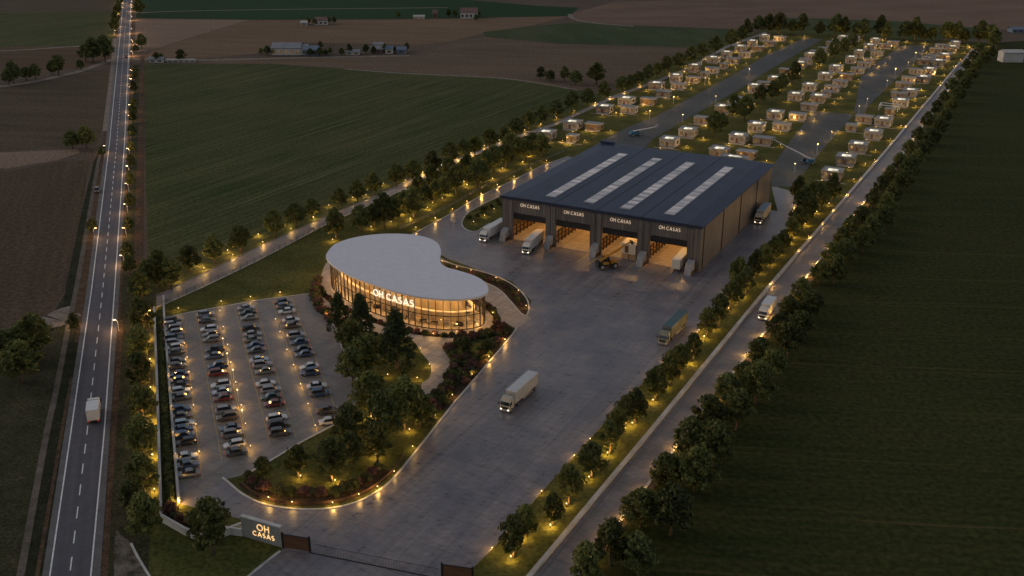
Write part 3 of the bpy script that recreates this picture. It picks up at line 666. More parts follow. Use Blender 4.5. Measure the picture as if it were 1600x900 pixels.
struct('yard_marking', b, M['paint_yellow'], 'yellow bay guide lines painted on the yard')

# ------------------------------------------------------------------ showroom pavilion
PZ = 9.4
RO = [(510, 402), (513, 392), (523, 382), (542, 374), (570, 368), (605, 365), (640, 366), (667, 371), (684, 380), (689, 393), (687, 407), (697, 417), (718, 423), (742, 431), (758, 441), (763, 452), (757, 460), (738, 465), (706, 467.5), (668, 465), (630, 458), (590, 446), (550, 431), (523, 416)]
roof = ccw(smooth(gs(RO, PZ), 7, True))
pv = empty('showroom', (0, 0, 0)); tag(pv, 'kidney-shaped glass showroom with white flat roof and lit sign', 'showroom')
cpt = sum(roof, Vector((0, 0)))/len(roof); pv.location = (cpt.x, cpt.y, 0)
lo = [p-cpt for p in roof]
b = MB(); b.prism(offset(lo, -.05, True), PZ-.55, PZ-.12); b.build('fascia', M['soffit'], pv)
b = MB(); b.prism(lo, PZ-.12, PZ); b.build('roof', M['pav_roof'], pv)
wall = resample(offset(lo, 0 if False else -1.3, True) if area2(lo) < 0 else offset(lo, 1.0, True), 2.0, True)
# offset() moves left of travel; for a ccw outline left is inwards
b = MB(); b.prism(offset(wall, -.5, True), .10, .22); b.build('floor', M['warm_floor'], pv)
n = len(wall)
b = MB()
for i in range(n):
    a_, c_ = wall[i], wall[(i+1) % n]; b.add([(a_.x, a_.y, .22), (c_.x, c_.y, .22), (c_.x, c_.y, PZ-.55), (a_.x, a_.y, PZ-.55)], [(0, 1, 2, 3)])
b.build('glass_wall', M['glass'], pv)
for i in range(n):
    a_ = wall[i]; t = (wall[(i+1) % n]-wall[i-1]).normalized()
    b = MB(); b.box((a_.x, a_.y, (PZ-.55+.22)/2), (.14, .32, PZ-.78), math.atan2(t.y, t.x)); b.build('mullion', M['bronze'], pv)
for z, nm in ((4.1, 'transom'), (.32, 'base_rail'), (PZ-.72, 'head_rail')):
    b = MB(); b.ribbon(wall, .2, z-.11, z+.11, True); b.build(nm, M['bronze'], pv)
# upper floor seen through the glass, core walls, lamps
inner = offset(wall, 6.0, True)
b = MB(); b.ribbon(resample(offset(wall, 5.4, True), 1.5, True)[:-1], .2, .2, PZ-.6, True); b.build('core_wall', M['pav_wall'], pv)
mz = offset(wall, 3.6, True)
b = MB(); b.ribbon(wall, .9, 3.95, 4.15, True, off=3.0); b.build('gallery', M['soffit'], pv)
lampring = resample(offset(wall, 2.4, True), 3.6, True)
for p in lampring:
    l = MB(); l.tube((p.x, p.y, PZ-.85), (p.x, p.y, PZ-.75), .34, .34, 10); l.build('ceiling_lamp', M['pav_lamp'], pv)
def nearest(pts, q): return min(range(len(pts)), key=lambda i: (pts[i]-q).length)
fac = resample(offset(wall, -.25, True), .1, True)
def on_front(px, z, py): return g(px, py, z)-cpt
i0 = nearest(fac, on_front(570, 6.2, 464)); i1 = nearest(fac, on_front(643, 6.2, 480))
def bend(x, y, z):
    i = (i0+i1)/2 + (x/10 if False else x)/.1
    k = int(round(i)) % len(fac); p = fac[k]; t = (fac[(k+3) % len(fac)]-fac[k-3]).normalized()
    nn = Vector((t.y, -t.x)); q = p+nn*(-y)
    return (q.x, q.y, z+5.75)
Wd, _ = text_strokes('OH CASAS'); span = abs(i1-i0)*.1; th = span/Wd
text_build('OH CASAS', th, .115, .2, M['letters_white'], pv, bend)
# furniture inside the showroom
def furn(name, label, cat, loc, rz, parts, group=None):
    r = empty(name, (loc[0], loc[1], .22), rz); tag(r, label, cat, group)
    for pn, boxes, m in parts:
        b = MB()
        for c_, d_ in boxes: b.box(c_, d_)
        b.build(pn, m, r)
    return r
cream = noise_mat('cream_fabric', (.45, .38, .28), (.6, .5, .38), 2, .9)
darkf = noise_mat('dark_fabric', (.04, .035, .03), (.09, .07, .055), 2, .9)
front = [p for p in resample(offset(wall, 3.0, True), 3.3, True)]
vis = [p for p in front if (p-cpt+cpt).y < 0 or p.x > 12]
kk = 0
for j, p in enumerate(sorted(vis, key=lambda p: p.x)):
    q = p+cpt; rz = rnd.uniform(-.6, .6)
    if j % 3 == 0: furn('sofa', '%s sofa behind the showroom glass, %s from its left end' % (('cream', 'dark')[j % 2], nth(j+1)), 'sofa', q, rz, [('seat', [((0, 0, .25), (2.1, .9, .45))], (cream, darkf)[j % 2]), ('backrest', [((0, .4, .6), (2.1, .22, .6))], (cream, darkf)[j % 2]), ('armrest', [((1.0, 0, .42), (.2, .9, .35))], darkf), ('armrest', [((-1.0, 0, .42), (.2, .9, .35))], darkf)], 'furniture in the showroom')
    elif j % 3 == 1: furn('display_cabinet', 'tall pale display unit behind the showroom glass, %s piece from its left end' % nth(j+1), 'display unit', q, rz, [('carcass', [((0, 0, 1.1), (1.4, .6, 2.2))], cream), ('shelf', [((0, -.35, .8), (1.2, .1, .08)), ((0, -.35, 1.5), (1.2, .1, .08))], darkf)], 'furniture in the showroom')
    else: furn('table', 'dark table behind the showroom glass, %s piece from its left end' % nth(j+1), 'table', q, rz, [('table_top', [((0, 0, .74), (1.9, 1.0, .07))], darkf)]+[('leg', [((sx*.85, sy*.4, .36), (.08, .08, .7))], darkf) for sx in (-1, 1) for sy in (-1, 1)], 'furniture in the showroom')
# bed ring in front of the pavilion
ring_out = offset(wall, -2.0, True)
rs = resample(offset(wall, -3.4, True), .8, True)
ringp = [p+cpt for p in rs if (p.y < 6 or p.x > 15)]
b = MB()
segs = resample(offset(wall, -3.4, True), .8, True)
for i in range(len(segs)):
    a_, c_ = segs[i], segs[(i+1) % len(segs)]
    if a_.y > 8: continue
    t = (c_-a_).normalized(); nn = Vector((-t.y, t.x))*.95
    b.sheet([a_-nn+cpt, c_-nn+cpt, c_+nn+cpt, a_+nn+cpt], .15)
struct('planting_bed', b, M['planting_soil'], 'ring-shaped planting bed in front of the showroom')

# ------------------------------------------------------------------ walls, gate, sign
def walls(name, px, wd, h, m, label, cat, cap=None):
    r = empty(name, (0, 0, 0)); pts = gs(px); r.location = (pts[0].x, pts[0].y, 0); q = [p-pts[0] for p in pts]
    tag(r, label, cat); b = MB(); b.ribbon(q, wd, .02, h); b.build('wall_body', m, r)
    if cap: b = MB(); b.ribbon(q, wd+.12, h, h+.09); b.build('coping', cap, r)
    return r
walls('boundary_wall', [(242, 487), (246, 590), (249, 680), (253, 815), (290, 836), (328, 852), (352, 838), (378, 828)], .4, 1.5, M['wall_render'], 'pale low boundary wall of the planter facing the highway', 'wall', M['kerb'])
walls('boundary_wall', [(256, 466), (257, 497), (264, 590), (272, 690), (280, 788)], .4, .9, M['wall_render'], 'slim pale wall along the left edge of the car park', 'wall', M['kerb'])
walls('boundary_wall', SL[:-1]+[(1500, 98)], .75, .55, M['wall_render'], 'long low pale wall between tree strip and service road', 'wall', M['kerb'])
s0, s1 = g(379, 838), g(440, 856)
sg = empty('entrance_sign', ((s0.x+s1.x)/2, (s0.y+s1.y)/2, 0), math.atan2((s1-s0).y, (s1-s0).x)); tag(sg, 'concrete entrance wall with glowing company name beside the gate', 'sign')
SW = (s1-s0).length
M['sign_wall'] = noise_mat('sign_wall', (.26, .25, .22), (.34, .33, .29), .6, .8, fine=4, fine_amt=.12)
b = MB(); b.box((0, .35, 2.1), (SW, .7, 4.2)); b.build('wall_body', M['sign_wall'], sg)
b = MB(); b.box((0, .35, 4.25), (SW+.1, .8, .12)); b.build('coping', M['kerb'], sg)
text_build('OH', 1.35, .12, .08, M['letters_gold'], sg, None, (.55, -.01, 2.35))
text_build('CASAS', .98, .13, .08, M['letters_gold'], sg, None, (.55, -.01, 1.05))
# wall left of the sign, stepping back to the planter
walls('boundary_wall', [(352, 834), (379, 838)], .35, 1.6, M['wall_render'], 'short pale wall stub left of the entrance sign', 'wall')
def gate_panel(a, c, label):
    p, q = g(*a), g(*c); d = q-p; r = empty('gate_panel', (p.x, p.y, .1), math.atan2(d.y, d.x)); tag(r, label, 'gate'); L = d.length
    b = MB(); b.box((L/2, 0, 1.5), (L-.5, .12, 2.7)); b.build('board_panel', M['wood_brown'], r)
    for x_ in (.12, L-.12):
        b = MB(); b.box((x_, 0, 1.65), (.3, .3, 3.3)); b.build('post', M['black_metal'], r)
    b = MB(); b.box((L/2, 0, 2.95), (L-.5, .16, .12)); b.build('rail', M['black_metal'], r)
gate_panel((442, 857), (486, 864), 'dark brown boarded gate wing beside the entrance sign')
gate_panel((690, 905), (740, 912), 'dark brown boarded gate wing at the right of the drive')
p, q = g(487, 865), g(686, 905); d = q-p; gt = empty('sliding_gate', (p.x, p.y, .1), math.atan2(d.y, d.x)); tag(gt, 'long low see-through barred sliding gate across the drive', 'gate'); L = d.length
b = MB()
for i in range(int(L/.3)): b.box((.2+i*.3, 0, 1.05), (.028, .028, 1.9))
b.build('bars', M['black_metal'], gt)
b = MB(); b.box((L/2, 0, .08), (L, .12, .1)); b.build('bottom_rail', M['black_metal'], gt)
b = MB(); b.box((L/2, 0, 2.0), (L, .05, .05)); b.build('top_rail', M['black_metal'], gt)
walls('boundary_wall', [(741, 912), (775, 925), (800, 936)], .4, 1.3, M['wall_render'], 'low pale wall right of the gate', 'wall')
def fence(px, step, h, label, m=None, inset=0.0):
    pts = gs(px); o0 = pts[0]; r = empty('fence', (o0.x, o0.y, .06)); tag(r, label, 'fence')
    q = offset([p-o0 for p in pts], inset); rs_ = resample(q, step)
    for p in rs_:
        b = MB(); b.box((p.x, p.y, h/2), (.09, .09, h)); b.build('post', m or M['grey_metal'], r)
    b = MB()
    for z in (h*.3, h*.65, h-.04): b.ribbon(q, .04, z-.025, z+.025)
    b.build('rails', m or M['grey_metal'], r)
fence([(250, 478), (317, 447), (400, 408), (512, 349)], 3.2, 1.5, 'thin grey metal railing along the left estate road', M['black_metal'], -.7)
fence([(625, 359), (697, 327), (747, 298), (797, 274), (882, 238)], 3.2, 1.2, 'thin grey railing above the warehouse lane kerb')

# ------------------------------------------------------------------ vegetation meshes
def leafy(seed, prof, H0, H1, rad, nclump, leaves, leaf, cr=(.55, 1.0), shell=.55):
    """crown: many leaf clumps in the volume given by prof(t), leaves turned outwards from their clump"""
    rr = random.Random(seed); b = MB()
    for k in range(nclump):
        t = (k+rr.random())/nclump; a = k*2.399+rr.uniform(-.5, .5)
        rmax = prof(t)*rad; q = rmax*math.sqrt(rr.uniform(shell*shell, 1)) if rr.random() < .8 else rmax*rr.random()*.6
        cx, cy, cz = q*math.cos(a), q*math.sin(a), H0+(H1-H0)*t; R0 = rr.uniform(*cr)
        for j in range(leaves):
            d = Vector((rr.gauss(0, 1), rr.gauss(0, 1), rr.gauss(0, .9)+.15)); d.normalize()
            rr_ = R0*rr.uniform(.55, 1.08); p = Vector((cx, cy, cz))+Vector((d.x*rr_, d.y*rr_, d.z*rr_*.8))
            nrm = (d+Vector((rr.gauss(0, .45), rr.gauss(0, .45), rr.gauss(0, .45)))).normalized()
            u = nrm.orthogonal().normalized(); u = Matrix.Rotation(rr.uniform(0, 6.28), 3, nrm) @ u; v = nrm.cross(u); s_ = leaf*rr.uniform(.6, 1.25)
            b.add([p-u*s_*.5, p+v*s_*.32, p+u*s_*.5, p-v*s_*.32], [(0, 1, 2, 3)])
    return b
def trunk_mb(seed, h, r, hb, spread, n=7):
    rr = random.Random(seed); b = MB(); x = rr.uniform(-.12, .12); y = rr.uniform(-.12, .12)
    b.tube((0, 0, -.1), (x, y, hb), r, r*.75, 8); b.tube((x, y, hb), (x*2, y*2, h*.82), r*.74, r*.2, 7)
    for k in range(n):
        a = k*2.4+rr.random(); z = hb+(h-hb)*rr.uniform(.0, .55); s_ = spread*rr.uniform(.5, .85)
        b.tube((x, y, z), (s_*math.cos(a), s_*math.sin(a), z+s_*rr.uniform(.5, .9)), r*.42, r*.1, 5)
    return b
def prof_round(t): return math.sin(math.pi*min(1, .12+.88*t)**.8)**.75 if t < 1 else 0
def prof_oval(t): return max(.12, (1-(2*abs(t-.38))**2.2) if t < .38 else (1-((t-.38)/.62)**1.7))
def prof_cone(t): return max(.06, 1-t)**.85
TREES = []
for i in range(7):
    pf = (prof_oval, prof_round, prof_oval, prof_round, prof_oval, prof_oval, prof_round)[i]
    cm = leafy(100+i, pf, 1.7, 6.0, 2.2, 36, 62, .5, (.45, .92)).mesh('crown', M['leaf'] if i % 3 else M['leaf_dark'])
    tm = trunk_mb(200+i, 5.6, .2, 1.7, 1.9).mesh('trunk', M['bark'], True); TREES.append((cm, tm))
CON = []
for i in range(3):
    cm = leafy(300+i, prof_cone, 1.6, 11.2, 3.4, 74, 58, .5, (.55, 1.0), .7).mesh('crown', M['needle'])
    tm = trunk_mb(400+i, 11, .26, 2.2, 1.8, 14).mesh('trunk', M['bark'], True); CON.append((cm, tm))
SHR = {}
for c_ in ('green', 'red', 'olive'):
    SHR[c_] = [leafy(500+i+hash(c_) % 1 + len(c_)*10, lambda t: (1-t*t)**.5+.05, .12, .85, .75, 14, 34, .3, (.28, .42), .3).mesh('shrub', M['shrub_'+c_]) for i in range(3)]
def tree(p, h, label, group, wide=1.0, kinds=TREES, cat='tree', name='tree', z=.06, base=6.2, variant=None):
    k = rnd.randrange(len(kinds)) if variant is None else variant; s_ = h/base
    r = empty(name, (p[0], p[1], z), rnd.uniform(0, 6.28), (s_*wide*rnd.uniform(.88, 1.12), s_*wide*rnd.uniform(.88, 1.12), s_*rnd.uniform(1.0, 1.26)))
    link('crown', kinds[k][0], r); link('trunk', kinds[k][1], r); tag(r, label, cat, group); return r
def shrub(p, s_, col, label, group, z=.08):
    o = link('shrub', rnd.choice(SHR[col]), None, (p[0], p[1], z), rnd.uniform(0, 6.28)); o.scale = (s_, s_, s_*rnd.uniform(.8, 1.15)); tag(o, label, 'shrub', group); return o
# lamps: a post, a glowing lens, a small cap, and the lamp's own light around the lens
bp_ = MB(); bp_.tube((0, 0, 0), (0, 0, .74), .055, .055, 8); BP = bp_.mesh('post', M['black_metal'])
bl_ = MB(); bl_.tube((0, 0, .74), (0, 0, .93), .07, .07, 10); BL = bl_.mesh('lamp', M['lamp'])
bc_ = MB(); bc_.tube((0, 0, .93), (0, 0, .96), .09, .09, 10); BC = bc_.mesh('cap', M['black_metal'])
GLOW = {}
def glow(parent, power, loc, col=WARM, rad=.22):
    k = (power, rad)
    if k not in GLOW:
        d = bpy.data.lights.new('glow', 'POINT'); d.energy = power; d.color = col; d.shadow_soft_size = rad; GLOW[k] = d
    o = bpy.data.objects.new('glow', GLOW[k]); C.objects.link(o); o.parent = parent; o.location = loc; return o
def bollard(p, label, group, f=1.0, z=.08, scale=1.0):
    r = empty('bollard_light', (p[0], p[1], z), 0, (scale,)*3); link('post', BP, r); link('lamp', BL, r); link('cap', BC, r)
    glow(r, round(P_BOLLARD*f*rnd.choice((.55, .8, 1, 1, 1.25, 1.6)), 1), (0, 0, 1.05)); tag(r, label, 'bollard light', group); return r

# ------------------------------------------------------------------ tree rows
def row_labels(pts, f): return [f(nth(i+1)) for i in range(len(pts))]
def jit(p, a): return Vector((p[0]+rnd.uniform(-a, a), p[1]+rnd.uniform(-a, a)))
# right of the service road: two staggered files
k1 = [(911, 885), (950, 855), (997, 797), (1035, 740), (1072, 695), (1105, 652), (1132, 610), (1157, 585), (1181, 550), (1212, 507), (1227, 485), (1247, 457), (1277, 425), (1295, 400), (1310, 372), (1325, 352), (1342, 335), (1360, 310), (1372, 290), (1385, 275), (1400, 255), (1415, 232), (1430, 210), (1444, 190), (1458, 170), (1470, 152), (1482, 135), (1494, 118), (1505, 102), (1515, 88), (1525, 76)]
k2 = [(992, 868), (1042, 806), (1080, 738), (1110, 700), (1145, 645), (1175, 605), (1200, 572), (1225, 535), (1242, 508), (1260, 478), (1298, 424), (1314, 390), (1342, 377), (1354, 358), (1372, 343), (1379, 325), (1387, 305), (1402, 282), (1414, 265), (1424, 250), (1438, 232), (1450, 214), (1460, 198), (1470, 180), (1480, 164), (1490, 148), (1500, 132), (1510, 117), (1520, 103), (1530, 92), (1541, 82)]
for i, (x, y) in enumerate(k1):
    tree(g(x+5, y, 3.7), rnd.uniform(5.8, 7.0)*(1.16 if i < 7 else 1), 'leafy tree hugging the right kerb of the service road, %s from the gate end' % nth(i+1), 'trees along the service road kerb', rnd.uniform(1.15, 1.35))
for i, (x, y) in enumerate(k2):
    tree(g(x+8, y, 4.2), rnd.uniform(6.8, 8.4)*(1.1 if i < 7 else 1), 'larger leafy tree against the dark right field, %s from the gate end' % nth(i+1), 'outer trees by the dark field', rnd.uniform(1.12, 1.35))
# strip between yard and service road
st = [(802, 872, 7.0), (822, 838, 5.5), (864, 822, 5.0), (889, 789, 6.2), (924, 747, 7.0), (953, 709, 6.0), (962, 690, 6.5), (992, 662, 6.8), (978, 665, 6.0), (1024, 626, 7.0), (1046, 603, 6.5), (1062, 585, 6.5), (1082, 565, 6.2), (1104, 526, 6.5), (1122, 512, 6.8), (1142, 482, 7.0), (1150, 470, 6.5), (1164, 461, 6.5), (1152, 452, 7), (1178, 440, 7), (1192, 424, 6.8), (1208, 410, 7), (1222, 395, 6.5), (1245, 367, 8), (1236, 376, 6.5), (1262, 349, 8), (1254, 338, 8), (1280, 330, 8), (1299, 317, 8), (1270, 322, 7.5), (1246, 318, 7.5)]
st.sort(key=lambda q: -q[1])
for i, (x, y, h) in enumerate(st): tree(g(x, y), h*1.1, 'tree lit from below between yard and service road, %s from the gate' % nth(i+1), 'trees in the strip beside the yard', rnd.uniform(.9, 1.1))
# left estate road, outer file
lt_ = [(250, 447, 9), (268, 452, 8), (297, 425, 7.5), (336, 412, 7.6), (376, 395, 7.8), (430, 371, 8), (462, 355, 7.6), (488, 343, 6.5), (531, 326, 6.8), (559, 316, 7.2), (584, 305, 7), (620, 291, 8), (646, 284, 8), (676, 271, 8), (704, 257, 8), (724, 248, 7.5), (742, 243, 8), (765, 232, 8), (788, 224, 7.6), (806, 214, 8.4), (826, 204, 8), (846, 197, 8.2), (868, 186, 8.6), (893, 176, 8.6), (918, 167, 8.6), (943, 157, 8.4), (972, 145, 8.4), (984, 140, 7.4), (998, 134, 7.6), (1012, 128, 8), (1026, 122, 7.6), (1040, 116, 8.6), (1060, 108, 9), (1079, 100, 9), (1096, 92, 9), (1117, 84, 9.4), (1142, 74, 10), (1158, 66, 10), (1166, 58, 10.5), (1184, 53, 12)]
for i, (x, y, h) in enumerate(lt_): tree(g(x, y), h, 'tree in the file above the left estate road, %s from the highway' % nth(i+1), 'trees along the left estate road', rnd.uniform(1.12, 1.34))
li_ = [(525, 374, 8.2), (564, 362, 8.6), (585, 354, 6.8), (601, 356, 10.5), (616, 346, 8), (632, 334, 7.5), (646, 341, 9.5), (665, 322, 7.2), (681, 316, 7.2), (675, 297, 8), (696, 309, 7.5), (712, 302, 9.6), (730, 283, 8.4), (746, 295, 10), (760, 276, 8.6), (772, 270, 9), (790, 262, 9), (808, 250, 8), (822, 252, 8.6), (846, 246, 8.6), (832, 240, 7.6), (798, 240, 8), (700, 280, 7.4), (655, 306, 7)]
for i, (x, y, h) in enumerate(li_): tree(g(x, y), h, 'tree on the lawn behind the showroom roof, %s from the left' % nth(i+1), 'trees on the lawn behind the showroom', rnd.uniform(1.0, 1.22))
# far end of the estate
fr_ = [(1200, 53, 14), (1216, 54, 15), (1252, 55, 15), (1280, 57, 10), (1305, 57, 14), (1318, 58, 12), (1348, 60, 12), (1374, 60, 13), (1384, 63, 10), (1412, 63, 13), (1428, 64, 13), (1455, 65, 10), (1478, 66, 14), (1494, 67, 13), (1506, 69, 10), (1530, 68, 13), (1545, 70, 13), (1237, 54, 9), (1337, 59, 9), (1440, 65, 9), (1550, 76, 12)]
fr_.sort()
for i, q in enumerate(fr_[1::2]): bollard(g(q[0]+5, q[1]+3), 'bollard light before the far tree row, %s from the left' % nth(i+1), 'bollards of the far tree row', 4.0)
for i, (x, y, h) in enumerate(fr_): tree(g(x, y), h*1.0, 'tree of the far row closing off the village, %s from the left' % nth(i+1), 'trees of the far row behind the cabins', rnd.uniform(.95, 1.2))
# village trees
vt = [(1302, 94, 11), (1317, 87, 9.5), (1331, 79, 9.5), (1279, 107, 11), (1240, 135, 12), (1220, 146, 10), (1206, 158, 10), (1187, 162, 9), (1163, 190, 11), (1145, 186, 10), (1115, 216, 11), (1127, 205, 8)]
for i, (x, y, h) in enumerate(vt): tree(g(x, y), h, 'dark tree standing among the cabins, %s from the far end' % nth(i+1), 'trees among the cabins', 1.0, variant=(0, 3, 6)[i % 3])
# highway verge
hv = [(222, 474, 8.6), (224, 525, 9), (221, 568, 9), (222, 612, 9), (224, 660, 9.4), (224, 717, 9.6), (226, 772, 9), (231, 845, 9.6), (206, 800, 6), (246, 452, 8), (232, 448, 7)]
hv.sort(key=lambda q: q[1])
for i, (x, y, h) in enumerate(hv): tree(g(x, y), h*.92, 'broad tree between highway and boundary wall, %s from the far end' % nth(i+1), 'broad trees beside the boundary wall', rnd.uniform(.98, 1.12))
tree(g(333, 866), 9.6, 'broad round tree on the lawn in front of the entrance sign', None, 1.12, variant=1)
hs = [(212, 116, 5), (211.5, 126, 5.5), (210, 146, 5.5), (209.5, 169, 5), (209, 181, 5), (208.5, 192, 5), (208, 217, 5.2), (206.5, 239, 4.6), (206, 264, 4.8), (205, 293, 4.8), (204, 326, 4.8), (203, 364, 4.8), (201, 408, 5), (204, 430, 5.5), (146, 365, 5), (117, 520, 4.6), (160, 246, 4)]
for i, (x, y, h) in enumerate(hs):
    tree(g(x, y), h, ('small round tree on the highway verge, %s from the junction' % nth(i+1)) if i < 14 else ('small bushy tree left of the highway, %s from the bottom' % nth({14: 2, 15: 1, 16: 3}[i])), 'small trees beside the highway', 1.05)
for i, (x, y) in enumerate([(189, 2), (188, 7), (187, 13), (186, 20), (184, 28), (182, 38), (180, 50)]):
    tree(g(x, y), 9 if i > 3 else 7, 'dark tree on the far left edge of the highway, %s from the top' % nth(i+1), 'trees along the far highway', 1.1)
# countryside
cs = [(845, 125, 9), (860, 128, 8), (882, 127, 9), (899, 133, 10), (932, 132, 12), (218, 24, 15), (222, 76, 10), (213, 82, 6), (146, 98, 16), (165, 97, 16.5), (134, 96, 12), (126, 109, 7), (92, 118, 12), (82, 117, 8), (56, 124, 10), (42, 126, 9), (22, 130, 13), (14, 133, 10), (114, 233, 8), (136, 232, 10), (283, 96, 9), (245, 97, 7), (252, 96, 6)]
for i, (x, y, h) in enumerate(cs):
    where = 'right of the green field' if x > 800 else ('beside the highway junction' if x > 200 else 'in the fields left of the highway')
    n_ = 1+sum(1 for a in cs if a[0] < x and ((a[0] > 800) == (x > 800)) and ((a[0] > 200) == (x > 200)))
    tree(g(x, y), h*.8, 'dark lone tree %s, %s from the left' % (where, nth(n_)), 'scattered trees in the fields', rnd.uniform(1.15, 1.45))
for i, (x, y, h, wd, lb) in enumerate([(56, 556, 12, 1.5, 'large dark tree left of the highway beside the field entrance'), (34, 598, 12, 1.55, 'large green tree left of the highway, in front of a darker one'), (4, 560, 10, 1.4, 'dark tree partly cut off at the left edge of the photo')]):
    tree(g(x, y), h*.72, lb, 'big trees left of the highway', wd)
# garden trees
gt_ = [(621, 580, 15, 'c', 'tall conifer standing alone on the garden lawn in front of the sign'), (531, 518, 10, 'c', 'slender conifer at the left end of the showroom'), (566, 532, 11.5, 'c', 'dark conifer before the showroom, under the sign'), (549, 556, 9, 't', 'dark round tree beside the car park kerb near the showroom'), (575, 590, 10.5, 't', 'big dark tree in the garden beside the car park middle'), (551, 602, 8, 't', 'round tree overhanging the right edge of the car park'), (580, 650, 9.5, 't', 'tree with a lamp at its foot in the garden middle'), (632, 670, 11.5, 't', 'very broad dark tree left of the curved path'), (600, 692, 10, 't', 'broad tree in the thick of the garden'), (548, 700, 9, 't', 'leafy tree by the last white car of the car park'), (656, 668, 7.5, 't', 'low leafy tree near the yard kerb'), (466, 746, 5.6, 't', 'small tree lit yellow from below at the garden tip'), (412, 755, 4.8, 't', 'smallest tree at the outer tip of the garden'), (519, 753, 8.8, 't', 'tall tree with lit trunk near the garden tip'), (551, 731, 7.5, 't', 'shaded tree right of the lit trunk at the garden tip'), (590, 721, 8, 't', 'tree with a lit base near the lower yard kerb'), (760, 560, 4.5, 't', 'small tree in the planting bed beside the yard'), (728, 552, 4.2, 't', 'small tree in the red shrubs by the curved path')]
for i, (x, y, h, k, lb) in enumerate(gt_):
    if k == 'c': tree(g(x, y), h, lb, 'garden trees before the showroom', 1.22, CON, 'conifer', 'conifer', base=11.6)
    else: tree(g(x, y), h, lb, 'garden trees before the showroom', 1.08)

# ------------------------------------------------------------------ shrubs
def shrub_row(pts, cols, where, group, s0=.9, s1=1.4, j=.5, z=.09):
    s0 *= 1.25; s1 *= 1.35
    for i, p in enumerate(pts):
        c_ = cols[i % len(cols)]
        shrub(jit(p, j), rnd.uniform(s0, s1), c_, '%s rounded shrub %s, %s' % ({'green': 'green', 'red': 'dark red', 'olive': 'pale olive'}[c_], where, nth(i+1)), group, z)
def shrub_line(px, step, cols, where, group, **kw): shrub_row(resample(smooth(gs(px), 4), step), cols, where, group, **kw)
shrub_row(resample([p for p in ringp], 2.1)[:46] if False else ringp[::3], ['red', 'green', 'olive', 'red', 'green'], 'in the ring bed at the showroom glass, counted clockwise', 'shrubs in the ring bed', s0=.7, s1=1.05, j=.3, z=.14)
shrub_line([(386, 747), (402, 760), (440, 772), (485, 775), (530, 770), (566, 755), (600, 727)], 2.0, ['green', 'red', 'olive', 'red', 'green', 'olive'], 'round the garden tip, counted from the car park', 'shrubs round the garden tip')
shrub_line([(664, 664), (690, 632), (715, 598), (745, 562), (775, 533), (797, 517)], 2.4, ['green', 'olive', 'green', 'red'], 'along the yard kerb, counted from the garden', 'shrubs along the yard kerb', s0=.8, s1=1.3, j=.9)
shrub_line([(700, 545), (720, 535), (745, 530), (775, 522), (798, 512)], 2.3, ['red', 'green', 'olive', 'red'], 'along the showroom walk, counted from the path', 'shrubs along the showroom walk', s0=.9, s1=1.5, j=.7)
shrub_line([(699, 547), (712, 565), (710, 586), (697, 606), (684, 622), (676, 640)], 2.0, ['red', 'olive', 'green', 'red', 'green', 'olive'], 'beside the curved path, counted from the showroom', 'shrubs beside the curved path', s0=1.0, s1=1.7, j=.6)
shrub_line([(725, 555), (735, 575), (720, 600)], 2.2, ['green', 'red', 'olive'], 'in the middle of the long bed, counted from the showroom', 'shrubs in the middle bed', s0=1.0, s1=1.7, j=.9)
shrub_line([(700, 420), (730, 428), (765, 438), (795, 455), (815, 478)], 2.3, ['green', 'red', 'green'], 'in the crescent bed, counted from the roof', 'shrubs in the crescent bed', s0=.6, s1=.95, j=.6)
shrub_line([(735, 342), (760, 327), (800, 306)], 3.2, ['green', 'olive'], 'on the island left of the warehouse, counted from the yard', 'shrubs on the warehouse island', s0=.7, s1=1.1, j=1.2)
shrub_line([(262, 800), (275, 812), (292, 822), (312, 830), (326, 840)], 1.7, ['red', 'red', 'green'], 'in the planter by the entrance tree, counted from the highway', 'shrubs in the entrance planter', s0=1.0, s1=1.5, j=.6)
shrub_line([(498, 440), (491, 460), (500, 482), (515, 496), (535, 512)], 2.0, ['red', 'green', 'red'], 'at the left side of the showroom, counted from the back', 'shrubs left of the showroom', s0=1.0, s1=1.5, j=.5)
# hedge between the two walls: one continuous clipped mass
hb = MB()
for i, p in enumerate(resample(gs([(250, 500), (254, 590), (260, 690), (268, 800)]), 1.1)):
    sub = leafy(700+i, lambda t: (1-t*t)**.5+.05, .2, 1.5, 1.0, 6, 36, .34, (.35, .6), .3)
    n_ = len(hb.v); hb.v += [(v[0]+p.x, v[1]+p.y, v[2]) for v in sub.v]; hb.f += [tuple(q+n_ for q in f) for f in sub.f]; hb.m += sub.m
o = hb.build('hedge', M['shrub_green']); tag(o, 'dark green hedge between boundary wall and car park', 'hedge')

# ------------------------------------------------------------------ bollard lights
def blist(px, where, group, f=1.0, **kw):
    for i, (x, y) in enumerate(px): bollard(g(x, y), 'bollard light %s, %s' % (where, nth(i+1)), group, f, **kw)
blist([(924, 877), (950, 842), (973, 810), (1005, 768), (1033, 732), (1056, 701), (1084, 665), (1115, 624), (1142, 590), (1168, 557), (1191, 527), (1213, 499), (1237, 469), (1262, 433), (1277, 413), (1299, 387), (1317, 365), (1334, 340), (1349, 319), (1366, 300), (1388, 266), (1408, 242), (1426, 220), (1444, 192), (1462, 168), (1480, 142), (1498, 118), (1514, 96)], 'on the right kerb of the service road, counted from the gate', 'bollards on the service road kerb', 1.25)
blist([(1206, 447), (1247, 395), (1263, 374), (1285, 353), (1301, 332), (1322, 307), (1344, 282), (1366, 254), (1390, 227), (1414, 200), (1440, 168), (1468, 135), (1492, 106)], 'on the low service road wall, from the white lorry', 'bollards along the low wall', .5, z=.6, scale=.7)
